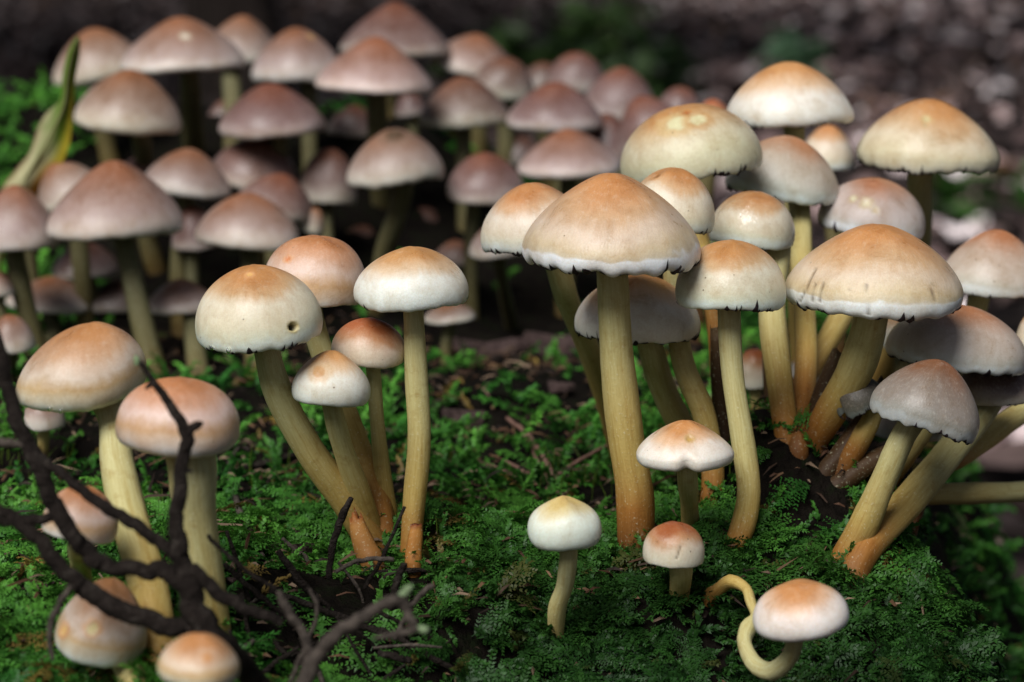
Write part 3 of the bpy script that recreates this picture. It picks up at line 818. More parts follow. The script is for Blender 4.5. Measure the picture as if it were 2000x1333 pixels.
M('dusky plum rear cap under the rosy yellow-flecked cap', 533, 163, 270, 198, .89, -2, .40, .28, .2, .1, .7, 'plum', [(545, 268, 34), (552, 350, 34), (556, 450, 36)], dark=.95, **b)
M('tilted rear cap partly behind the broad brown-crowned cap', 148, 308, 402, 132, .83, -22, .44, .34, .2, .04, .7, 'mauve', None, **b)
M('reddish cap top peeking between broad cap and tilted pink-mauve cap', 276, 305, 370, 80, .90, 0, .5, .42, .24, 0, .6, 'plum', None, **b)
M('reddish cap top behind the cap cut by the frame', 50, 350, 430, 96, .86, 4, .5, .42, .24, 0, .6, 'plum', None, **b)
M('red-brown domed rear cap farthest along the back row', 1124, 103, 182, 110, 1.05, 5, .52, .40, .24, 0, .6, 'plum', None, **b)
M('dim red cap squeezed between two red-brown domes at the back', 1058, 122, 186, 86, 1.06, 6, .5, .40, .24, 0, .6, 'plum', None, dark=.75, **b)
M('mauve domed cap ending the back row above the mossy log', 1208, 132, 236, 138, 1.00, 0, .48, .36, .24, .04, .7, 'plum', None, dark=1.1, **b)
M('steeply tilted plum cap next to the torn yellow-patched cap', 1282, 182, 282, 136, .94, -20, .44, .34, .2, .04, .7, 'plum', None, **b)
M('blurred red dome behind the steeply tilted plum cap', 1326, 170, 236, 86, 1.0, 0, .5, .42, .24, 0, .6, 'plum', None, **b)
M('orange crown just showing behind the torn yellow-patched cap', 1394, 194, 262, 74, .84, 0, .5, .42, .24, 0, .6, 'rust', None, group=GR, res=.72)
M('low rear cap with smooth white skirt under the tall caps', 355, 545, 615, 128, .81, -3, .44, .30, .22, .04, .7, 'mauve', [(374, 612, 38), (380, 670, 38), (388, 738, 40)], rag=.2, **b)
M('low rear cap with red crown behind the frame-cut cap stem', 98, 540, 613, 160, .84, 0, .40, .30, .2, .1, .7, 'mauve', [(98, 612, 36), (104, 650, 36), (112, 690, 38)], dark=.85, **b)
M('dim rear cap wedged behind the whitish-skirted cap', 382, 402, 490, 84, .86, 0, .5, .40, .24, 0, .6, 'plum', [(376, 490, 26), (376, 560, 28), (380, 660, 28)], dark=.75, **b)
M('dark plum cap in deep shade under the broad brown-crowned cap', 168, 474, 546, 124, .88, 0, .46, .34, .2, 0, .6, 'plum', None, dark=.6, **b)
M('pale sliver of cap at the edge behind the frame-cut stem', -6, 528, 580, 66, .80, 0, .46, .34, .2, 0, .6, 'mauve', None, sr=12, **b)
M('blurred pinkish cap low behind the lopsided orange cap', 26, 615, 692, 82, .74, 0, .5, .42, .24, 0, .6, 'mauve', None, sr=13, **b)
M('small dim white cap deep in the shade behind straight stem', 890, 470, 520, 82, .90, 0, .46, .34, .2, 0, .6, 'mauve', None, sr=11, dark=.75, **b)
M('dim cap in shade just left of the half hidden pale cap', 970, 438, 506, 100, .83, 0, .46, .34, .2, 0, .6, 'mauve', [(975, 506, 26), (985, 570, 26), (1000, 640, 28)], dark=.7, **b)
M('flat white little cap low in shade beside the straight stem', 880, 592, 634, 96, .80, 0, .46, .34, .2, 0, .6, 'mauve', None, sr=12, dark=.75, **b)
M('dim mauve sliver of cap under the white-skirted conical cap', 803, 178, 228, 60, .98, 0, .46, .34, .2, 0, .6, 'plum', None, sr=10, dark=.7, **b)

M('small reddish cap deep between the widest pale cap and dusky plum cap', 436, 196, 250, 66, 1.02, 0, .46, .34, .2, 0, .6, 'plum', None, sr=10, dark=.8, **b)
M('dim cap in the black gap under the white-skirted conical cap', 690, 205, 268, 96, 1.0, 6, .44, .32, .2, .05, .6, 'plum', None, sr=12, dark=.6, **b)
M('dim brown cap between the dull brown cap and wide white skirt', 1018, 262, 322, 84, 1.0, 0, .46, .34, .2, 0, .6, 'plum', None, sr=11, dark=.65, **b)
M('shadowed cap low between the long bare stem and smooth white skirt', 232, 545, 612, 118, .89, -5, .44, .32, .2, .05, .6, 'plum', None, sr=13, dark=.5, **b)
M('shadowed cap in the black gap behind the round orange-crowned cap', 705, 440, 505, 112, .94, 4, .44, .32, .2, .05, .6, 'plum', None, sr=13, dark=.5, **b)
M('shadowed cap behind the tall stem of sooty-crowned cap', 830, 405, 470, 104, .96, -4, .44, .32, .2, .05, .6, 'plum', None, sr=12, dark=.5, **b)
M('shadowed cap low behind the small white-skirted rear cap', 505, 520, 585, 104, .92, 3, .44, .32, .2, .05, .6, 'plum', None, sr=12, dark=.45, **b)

# ------------------------------------------------------------------ stubs at the feet of the middle cluster
def stub(name, label, pts, depth, mat, cols, ragtop=.3):
    P = [unproj(a, b, depth) for a, b, _ in pts]; r = [w / 2 * depth / FPX for _, _, w in pts]
    P.append(P[-1] + np.array([-.001, .006, -.022])); r.append(r[-1])
    path = catmull(P, 14); rd = np.interp(np.linspace(0, len(r) - 1, 14), range(len(r)), r)
    V, F = tube(path, rd, 16, .08, len(label))
    rs = np.random.RandomState(len(label))
    V[:16] += np.outer(rs.normal(0, ragtop, 16) * rd[0], path[0] - path[1]) / np.linalg.norm(path[0] - path[1])
    V[-2] = path[2]                                          # broken, hollow top
    u = np.concatenate([np.repeat(np.linspace(0, 1, 14), 16), [0, 1]])
    C = np.stack([np.interp(u, [0, .15, 1], [c[i] for c in cols]) for i in range(3)], -1)
    base = path[-1]
    o = thing(name, label, 'mushroom stub', base)
    mesh_obj('broken_stem', V - base, F, mat, o, C)
    return o


stub('mushroom_stub', 'broken orange mushroom stub leaning on the foot of middle cluster', [(694, 1008, 24), (702, 1038, 36), (716, 1075, 46), (730, 1115, 48)], .563, M_STEM, [(.24, .08, .02), (.36, .17, .045), (.15, .06, .015)], .8)
for lab, pts, dp in (('withered brown stem rising beside the little rusty button', [(1503, 700, 30), (1512, 790, 36), (1530, 880, 38), (1540, 930, 36)], .64),
                     ('bent dark brown stem under the widest right-hand cap', [(1640, 690, 34), (1612, 760, 40), (1590, 830, 42), (1575, 920, 40)], .60),
                     ('slanting brown stem ending behind the torn cap remnant', [(1735, 745, 38), (1690, 820, 42), (1640, 890, 44), (1600, 950, 44)], .592),
                     ('low dark stem lying out from the clump base', [(1752, 880, 34), (1700, 905, 40), (1650, 940, 42), (1610, 980, 40)], .59),
                     ('short bright orange stub lit deep inside the clump', [(1612, 742, 22), (1602, 765, 26), (1592, 800, 28), (1585, 850, 28)], .66),
                     ('rusty flattened stem left of the curved yellow stem', [(1398, 640, 24), (1402, 740, 28), (1412, 850, 30), (1420, 930, 30)], .60)):
    bright = 'orange' in lab
    stub('mushroom_stub', lab, pts, dp, M_STEM, [(.62, .30, .05), (.55, .25, .04), (.3, .12, .03)] if bright else [(.10, .06, .025), (.075, .04, .016), (.03, .015, .007)], .3)
stub('mushroom_stub', 'small rusty bud stuck to foot of the straight stem', [(812, 1024, 22), (812, 1045, 30), (808, 1080, 34), (806, 1120, 34)], .5575, M_STEM, [(.16, .04, .015), (.40, .18, .04), (.28, .11, .025)], .1)


# ------------------------------------------------------------------ twigs, needles, chips
def limb(name, pts, mat, parent, origin, m=10, rough=.05, seed=0, n=None):
    """pts: (px, py, width px, depth)"""
    P = [unproj(a, b, d) for a, b, w, d in pts]; r = [w / 2 * d / FPX for a, b, w, d in pts]
    n = n or 8 * len(pts)
    path = catmull(P, n); rd = np.interp(np.linspace(0, len(r) - 1, n), range(len(r)), r)
    rs = np.random.RandomState(seed + 3)
    rd = rd * (1 + rough * np.convolve(rs.normal(0, 1, n), [.3, .4, .3], 'same'))
    path = path + np.stack([np.convolve(rs.normal(0, 1, n), np.ones(3) / 3, 'same') for _ in range(3)], -1) * rd[:, None] * .28
    V, F = tube(path, rd, m, .06, seed)
    return mesh_obj(name, V - origin, F, mat, parent)


def on_ground(pts, lift=.0008):
    return [(a, b, w, hit_ground(a, b) - lift / .25) for a, b, w in pts]


D0 = .452
tw = thing('forked_twig', 'dark blurred many-forked twig rising before the orange caps', 'twig', unproj(470, 1390, .43))
org0 = np.array(tw.location)
T = lambda pts, d=D0: [(a, b, w * .86, d + (dd[0] if dd else 0)) for a, b, w, *dd in pts]
limb('main_shoot', T([(600, 1470, 58, .025), (500, 1330, 56, .015), (420, 1250, 62), (378, 1180, 56), (352, 1090, 44), (346, 1010, 36), (356, 920, 33), (363, 855, 30), (338, 800, 22), (300, 745, 17), (270, 706, 12)]), M_BARK, tw, org0, 14, seed=1)
limb('knob', T([(362, 850, 20), (378, 836, 22), (390, 826, 16)]), M_BARK, tw, org0, seed=2)
limb('branch', T([(385, 1180, 40), (330, 1122, 42), (262, 1116, 36), (198, 1100, 40), (150, 1060, 42), (108, 990, 42), (78, 915, 38), (40, 835, 36), (10, 740, 34), (-20, 640, 32)]), M_BARK, tw, org0, 12, seed=3)
limb('branch', T([(400, 1225, 44), (330, 1222, 44), (250, 1196, 44), (185, 1168, 46), (120, 1110, 38), (70, 1050, 36), (20, 1008, 34), (-30, 985, 30)]), M_BARK, tw, org0, 12, seed=4)
limb('branch', T([(345, 1090, 26), (310, 1060, 28), (262, 1025, 30), (205, 990, 28), (140, 940, 26), (92, 905, 26), (60, 870, 24)]), M_BARK, tw, org0, seed=5)
limb('branch', T([(120, 1005, 26), (70, 1016, 24), (20, 1018, 24), (-30, 1000, 24)]), M_BARK, tw, org0, seed=6)
limb('branch', T([(375, 1110, 34), (420, 1155, 32), (470, 1185, 28), (520, 1205, 24), (552, 1216, 22)]), M_BARK, tw, org0, seed=7)
limb('side_spur', T([(140, 1145, 16), (118, 1178, 16), (100, 1215, 15), (98, 1262, 13), (104, 1290, 9)]), M_GREYTWIG, tw, org0, seed=8)
limb('green_tip', T([(271, 712, 13), (268, 704, 15), (266, 697, 9)]), M_TIP, tw, org0, seed=9)
_r = np.random.RandomState(9)
for bx_, by_, ang_ in ((346, 1000, 2.9), (355, 915, .3), (300, 745, 2.4), (262, 1116, -1.2), (108, 990, .4), (40, 835, .2), (250, 1196, -1.7), (120, 1110, 2.2), (262, 1025, -1.0), (470, 1185, -1.3), (420, 1155, 1.6), (78, 915, 2.9)):
    L_ = _r.uniform(14, 30)
    limb('bud', T([(bx_, by_, 15), (bx_ + L_ * .6 * math.cos(ang_), by_ + L_ * .6 * math.sin(ang_), 12), (bx_ + L_ * math.cos(ang_), by_ + L_ * math.sin(ang_), 5)]), M_BARK, tw, org0, 7, seed=int(bx_), n=7)
limb('bare_spur', T([(60, 870, 18), (20, 866, 20), (-30, 860, 20)]), M_GREYTWIG, tw, org0, seed=10)

D1 = .432
t2 = thing('bent_twig', 'grey elbow-bent twig with two green algae tips in the hollow', 'twig', unproj(600, 1330, D1))
o2 = np.array(t2.location)
limb('shoot', T([(560, 1420, 40), (610, 1300, 34), (660, 1240, 32), (720, 1195, 28), (768, 1172, 26), (790, 1180, 24), (806, 1215, 24), (812, 1232, 22)], D1), M_GREYTWIG, t2, o2, 12, seed=11)
limb('side_spur', T([(810, 1232, 18), (775, 1240, 17), (732, 1246, 11)], D1), M_GREYTWIG, t2, o2, seed=12)
limb('green_tip', T([(780, 1172, 16), (794, 1155, 20), (800, 1146, 14)], D1), M_TIP, t2, o2, seed=13)
limb('green_tip', T([(808, 1230, 14), (826, 1230, 20), (834, 1230, 12)], D1), M_TIP, t2, o2, seed=14)


def twig(name, label, pts, mat, cat, group=None, depth=None, seed=0, lift=.001, spurs=()):
    q = on_ground(pts, lift) if depth is None else [(a, b, w, depth) for a, b, w in pts]
    if depth is None and len(q) > 2:                           # keep it stiff
        d0, d1 = q[0][3], q[-1][3]
        q = [(a, b, w, min(d, d0 + (d1 - d0) * i / (len(q) - 1) + .004)) for i, (a, b, w, d) in enumerate(q)]
    o_ = unproj(*q[-1][:2], q[-1][3])
    r_ = thing(name, label, cat, o_, group)
    limb('shoot', q, mat, r_, o_, 9, .12, seed)
    for s_ in spurs:
        limb('side_spur', [(a, b, w, q[len(q) // 2][3]) for a, b, w in s_], mat, r_, o_, 7, .12, seed + 1)
    return r_


twig('twig', 'grey crooked twig standing in moss right of the peach cap', [(470, 870, 9), (448, 905, 11), (456, 960, 12), (480, 1020, 13), (512, 1086, 11)], M_GREYTWIG, 'twig', seed=21, lift=.002)
twig('twig', 'black twig lying in moss behind the leaning stem', [(478, 915, 12), (540, 898, 13), (595, 880, 11)], M_BARK, 'twig', seed=22)
twig('twig', 'short grey twig leaning on red chips in the moss', [(556, 940, 9), (546, 970, 9), (538, 1010, 8)], M_GREYTWIG, 'twig', seed=23)
twig('twig', 'charred stick leaning against the orange broken stub', [(685, 972, 10), (668, 1010, 15), (650, 1060, 15), (642, 1130, 13)], M_BARK, 'twig', depth=.535, seed=24)
twig('twig', 'thin dark stick crossing before the foot of straight stem', [(790, 990, 6), (765, 1050, 8), (735, 1110, 8), (712, 1150, 8)], M_BARK, 'twig', depth=.532, seed=25)
twig('twig', 'pale dry twig lying flat below the cluster foot', [(770, 1094, 9), (730, 1092, 10), (690, 1100, 9), (655, 1118, 8)], M_GREYTWIG, 'twig', depth=.528, seed=26)
twig('twig', 'stubby dark peg with grey cut end before the cluster', [(790, 1100, 14), (775, 1140, 16), (760, 1190, 16)], M_BARK, 'twig', depth=.515, seed=27)
twig('twig', 'grey stick slanting out of the hollow beside the bent twig', [(845, 1140, 13), (820, 1165, 13), (800, 1190, 11), (770, 1250, 10)], M_GREYTWIG, 'twig', depth=.49, seed=28)
twig('twig', 'slender black twig slanting up beside the rusty stem', [(405, 1046, 8), (440, 1080, 9), (490, 1122, 9), (540, 1150, 9)], M_BARK, 'twig', depth=.47, seed=29)
twig('twig', 'curved pale rootlet rising through the dark hollow', [(604, 1152, 7), (620, 1185, 9), (612, 1225, 9), (596, 1260, 9), (590, 1300, 8)], M_GREYTWIG, 'twig', depth=.47, seed=30)
twig('twig', 'knotty brown root hanging down the hollow', [(545, 1155, 14), (560, 1190, 20), (590, 1235, 18), (602, 1280, 20), (585, 1345, 14)], M_GREYTWIG, 'twig', depth=.455, seed=31, spurs=[[(596, 1270, 12), (580, 1300, 10), (566, 1340, 8)]])
rs = np.random.RandomState(5)
for i in range(26):
    x0, y0 = rs.uniform(455, 850), rs.uniform(1090, 1330)
    a = rs.uniform(-1.2, 1.2) + (math.pi / 2 if rs.rand() < .35 else 0); L = rs.uniform(35, 120); w = rs.uniform(6, 17)
    dd = hit_ground(x0, min(y0, 1333)) - rs.uniform(.000, .018)
    mt = M_BARK if rs.rand() < .7 else M_GREYTWIG
    ln = 'thin' if w < 10 else 'thick'
    twig('twig', ('%s dark dead twig in the tangle filling the hollow' if mt is M_BARK else '%s greyish dead twig in the tangle filling the hollow') % ln, [(x0 - L * math.cos(a), y0 - L * math.sin(a), w * .8), (x0 + rs.uniform(-8, 8), y0 + rs.uniform(-8, 8), w), (x0 + L * math.cos(a) * .7, y0 + L * math.sin(a) * .7, w * .6)],
         mt, 'twig', 'dead twigs tangled in the hollow', depth=dd, seed=40 + i)
# dead conifer needles
for lab, pts in (('reddish dead needle with bent tip lying over the moss gap', [(990, 818, 8), (1030, 850, 10), (1060, 890, 11), (1090, 948, 9)]),
                 ('straight reddish needle beside the bent-tip needle', [(1022, 850, 6), (1050, 900, 8), (1072, 945, 7)]),
                 ('long brown needle slanting across towards the thick stem', [(935, 903, 7), (1010, 930, 9), (1100, 968, 7)]),
                 ('pale brown needle lying parallel to the long brown needle', [(985, 902, 7), (1050, 935, 10), (1120, 985, 7)]),
                 ('dark thin needle crossing behind the other needles', [(1190, 868, 6), (1140, 895, 8), (1080, 932, 7)]),
                 ('short red needle sticking up before the thick stem', [(1160, 925, 10), (1135, 945, 10), (1105, 962, 6)])):
    twig('pine_needle', lab, pts, M_NEEDLE, 'needle', 'dead needles on the moss', seed=len(lab), lift=.002)


def chip(name, label, px, py, L, W, ang, mat, cat, group=None, tilt=.3, lift=.0015, thick=.18, depth=None):
    """a ragged flat flake: bevelled irregular prism"""
    rs = np.random.RandomState(int(px * 7 + py))
    d = (depth or hit_ground(px, py)) ; k = d / FPX
    c = unproj(px, py, d); c = c + np.array([0, 0, lift])
    n = 9; a = np.sort(rs.rand(n)) * 6.28
    r = 1 + rs.uniform(-.3, .15, n)
    u = np.array([math.cos(ang), math.sin(ang), 0]) ; v = np.array([-math.sin(ang), math.cos(ang), 0])
    u = u + np.array([0, 0, rs.uniform(-tilt, tilt)]); v = v + np.array([0, 0, rs.uniform(-tilt, tilt) + .3])
    ring = np.outer(r * np.cos(a) * L / 2 * k, u) + np.outer(r * np.sin(a) * W / 2 * k, v)
    ring[:, 2] += .12 * L * k * np.cos(a * 2)
    th = min(L, W) * k * thick
    V = np.vstack([ring * .92 + [0, 0, th], ring, ring * .9 - [0, 0, th], [[0, 0, th * 1.6]], [[0, 0, -th]]])
    F = []
    for j in range(n):
        j2 = (j + 1) % n
        F += [(j, j2, n + j2, n + j), (n + j, n + j2, 2 * n + j2, 2 * n + j), (3 * n, j2, j), (3 * n + 1, 2 * n + j, 2 * n + j2)]
    o = mesh_obj(name, V, F, mat, None, None, False)
    o.location = [float(t) for t in c]
    return tag(o, label, cat, group)


for lab, a in (('red bark flake in moss left of the leaning stem', (520, 938, 34, 14, .9)), ('thin red splinter beside the red bark flake', (560, 925, 60, 9, -.5)),
               ('red bark chip at the foot of the grey crooked twig', (440, 992, 40, 13, -.4)), ('dark red chip under the short grey twig', (545, 1022, 34, 18, .2)),
               ('bright rusty chip in front moss behind the lone mushroom', (962, 1020, 24, 14, .3)), ('broken rusty flake beside the bright rusty chip', (940, 1040, 34, 12, -.1)),
               ('pale rusty chip by the brown needle tips', (925, 1028, 20, 10, .5)), ('orange chip low beside the frame and forked twig', (14, 1060, 34, 16, .9)),
               ('rusty chip in moss under the forked twig', (72, 1125, 30, 10, -.9)), ('long purple-grey bark strip in moss under the forked twig', (85, 1150, 80, 16, -.5)),
               ('pale curled flake between the two twig-side stems', (300, 990, 26, 18, .6)), ('dark red flake beside the steep orange cap', (205, 1065, 36, 20, .2)),
               ('small red flake left of the grey twig foot', (455, 1145, 26, 14, .6)), ('wine-red leaf scrap at edge of the hollow', (860, 1190, 54, 16, -1.0))):
    chip('bark_chip', lab, *a, M_CHIP if 'grey' not in lab and 'pale' not in lab else M_WOOD, 'bark chip', 'bark chips on the moss')
for lab, a in (('bare dark rotten wood slab behind the straight stem', (950, 700, 170, 40, .1)), ('pinkish bare wood slab behind the thick stem', (1090, 690, 150, 46, -.1)),
               ('black rotten wood lump in moss between the clusters', (905, 830, 100, 34, .3)), ('brown wood scrap by the mossy tuft', (1090, 770, 60, 22, -.3)),
               ('dark crumbling wood lump at foot of the middle cluster', (630, 1065, 110, 34, .2)), ('black flaky wood shelf above the hollow', (560, 1095, 130, 30, .1))):
    chip('wood_chip', lab, *a, M_WOOD, 'wood', 'rotten wood pieces on the stump', .1, .002, .3)

# ------------------------------------------------------------------ the yellowing leaf
def leaf_thing():
    spine = [(152, 76, 4), (141, 108, 10), (132, 150, 13), (126, 205, 15), (104, 255, 33), (80, 300, 41), (58, 338, 42), (38, 368, 36), (20, 400, 26), (2, 470, 9), (-14, 572, 4)]
    ds = np.linspace(.79, .86, len(spine))
    P = catmull([unproj(a, b, d) for (a, b, w), d in zip(spine, ds)], 40)
    hw = np.interp(np.linspace(0, 10, 40), range(11), [w * 1.15 / FPX for _, _, w in spine])
    Tn = np.gradient(P, axis=0); Tn /= np.linalg.norm(Tn, axis=1)[:, None]
    S = np.cross(Tn, FWD); S /= np.linalg.norm(S, axis=1)[:, None]
    if S[20] @ RIGHT < 0: S = -S
    N = np.cross(S, Tn)
    if N[20] @ FWD > 0: N = -N
    us = np.linspace(-1, 1, 13)
    V, C = [], []
    for side in (1, -1):
        for i in range(40):
            s_ = i / 39 * 1.25
            for u in us:
                fold = -.55 * abs(u) + .12 * math.sin(s_ * 9 + u * 2)
                tw_ = .7 * math.sin(s_ * 3.0)
                lat = u * hw[i] * (.8 + .1 * math.sin(s_ * 14))
                V.append(P[i] + S[i] * lat * math.cos(tw_ * .6) + N[i] * (hw[i] * fold + lat * math.sin(tw_ * .6) + side * .00012))
                nz = vnoise(np.array(s_ * 14), np.array(u * 3 + 5))
                green, cream, orange, brown = np.array([.16, .30, .03]), np.array([.66, .62, .36]), np.array([.75, .30, .02]), np.array([.28, .18, .08])
                w_c = float(sstep(.40, .75, s_ - u * .16 + .25 * (nz - .5)))
                c_ = green * (1 - w_c) + cream * w_c
                yel = float(sstep(.35, .8, u) * sstep(.15, .4, s_))
                c_ = c_ * (1 - yel) + np.array([.55, .45, .04]) * yel
                o_ = float(sstep(.25, .7, u) * sstep(.60, .72, s_) * sstep(.97, .86, s_))
                c_ = c_ * (1 - o_) + orange * o_
                br = float(sstep(.72, .95, -u) * sstep(.5, .7, s_)); c_ = c_ * (1 - br) + brown * br
                C.append(c_)
    V = np.array(V)
    F1 = grid_faces(40, 13, False); F2 = F1[:, ::-1] + 40 * 13
    base = V[39 * 13 + 6]
    o = thing('fallen_leaf', 'long twisted yellow-green leaf with orange spot beside rear caps', 'leaf', base)
    blade = mesh_obj('blade', V - base, np.vstack([F1, F2]), M_LEAF, o, np.array(C))
    rib = P + N * .0004
    Vr, Fr = tube(rib, np.linspace(.0003, .0008, 40), 6)
    mesh_obj('midrib', Vr - base, Fr, M_LEAF, blade, np.tile([[.42, .42, .2]], (len(Vr), 1)))


leaf_thing()


# ------------------------------------------------------------------ moss
def leaflets(base, dirs, nrm, L, W):
    """diamond leaves: base (n,3), dirs, nrm unit; returns V (n*4,3)"""
    side = np.cross(dirs, nrm); side /= np.linalg.norm(side, axis=1)[:, None] + 1e-9
    mid = base + dirs * (L * .42)[:, None] + nrm * (L * .10)[:, None]
    tip = base + dirs * L[:, None] - nrm * (L * .12)[:, None]
    return np.stack([base, mid - side * W[:, None], tip, mid + side * W[:, None]], 1)


def frond(rs, pinnate):
    axes = []
    n = 14
    s = np.linspace(0, 1, n)
    bend = rs.uniform(.1, .45); sw = rs.uniform(-.2, .2)
    main = np.stack([s, sw * s * s, bend * s - (bend + rs.uniform(.1, .4)) * s * s], -1)
    axes.append((main, 1.0))
    if pinnate:
        for i in range(6):
            for sg in (-1, 1):
                t = .15 + .13 * i + rs.uniform(-.03, .03)
                p = np.array([np.interp(t, s, main[:, c]) for c in range(3)])
                l = .40 * (1 - .75 * abs(t - .38)) * rs.uniform(.7, 1.15)
                q = np.linspace(0, 1, 5)[:, None]
                d = np.array([.62, sg * .78, rs.uniform(-.1, .2)]); d /= np.linalg.norm(d)
                axes.append((p + d * q * l + np.array([0, 0, -.25 * l]) * q * q, .8))
    V = []
    for ax, sc in axes:
        ln = np.linalg.norm(np.diff(ax, axis=0), axis=1).sum()
        k = max(5, int(ln * (15 if pinnate else 20)))
        t = np.linspace(.08, 1, k)
        q = np.linspace(0, 1, len(ax))
        P = np.stack([np.interp(t, q, ax[:, c]) for c in range(3)], -1)
        Tn = np.stack([np.interp(t, q, np.gradient(ax[:, c])) for c in range(3)], -1); Tn /= np.linalg.norm(Tn, axis=1)[:, None]
        up = np.array([0, 0, 1.0]); sd_ = np.cross(Tn, up); sd_ /= np.linalg.norm(sd_, axis=1)[:, None] + 1e-9
        nn = np.cross(sd_, Tn)
        for sg in (-1, 1):
            aa = rs.uniform(.5, 1.0, k)
            lift = rs.uniform(-.25, .7, k)
            if pinnate:
                d = Tn * np.cos(aa)[:, None] + sd_ * (sg * np.sin(aa))[:, None] + nn * lift[:, None]
            else:
                ph = rs.uniform(0, 6.28, k)
                d = Tn * np.cos(aa)[:, None] + (sd_ * np.cos(ph)[:, None] + nn * np.sin(ph)[:, None]) * np.sin(aa)[:, None]
            d /= np.linalg.norm(d, axis=1)[:, None]
            L = sc * rs.uniform(.11, .16, k) * (1.05 - .45 * t) * (1.0 if pinnate else 1.75)
            V.append(leaflets(P, d, nn, L, L * rs.uniform(.20, .30, k)).reshape(-1, 3))
    # the stalk itself: thin three-sided strip of quads
    st = np.stack([main + [0, .008, 0], main - [0, .008, 0]], 1)
    quads = np.stack([st[:-1, 0], st[:-1, 1], st[1:, 1], st[1:, 0]], 1).reshape(-1, 3)
    V.append(quads)
    return np.vstack(V)


def sample_ground(n, rs, x0, x1, y0, y1):
    x = rs.uniform(x0, x1, n); y = rs.uniform(y0, y1, n)
    z = ground_z(x, y)
    P = np.stack([x, y, z], -1)
    return P, ground_normal(x, y)


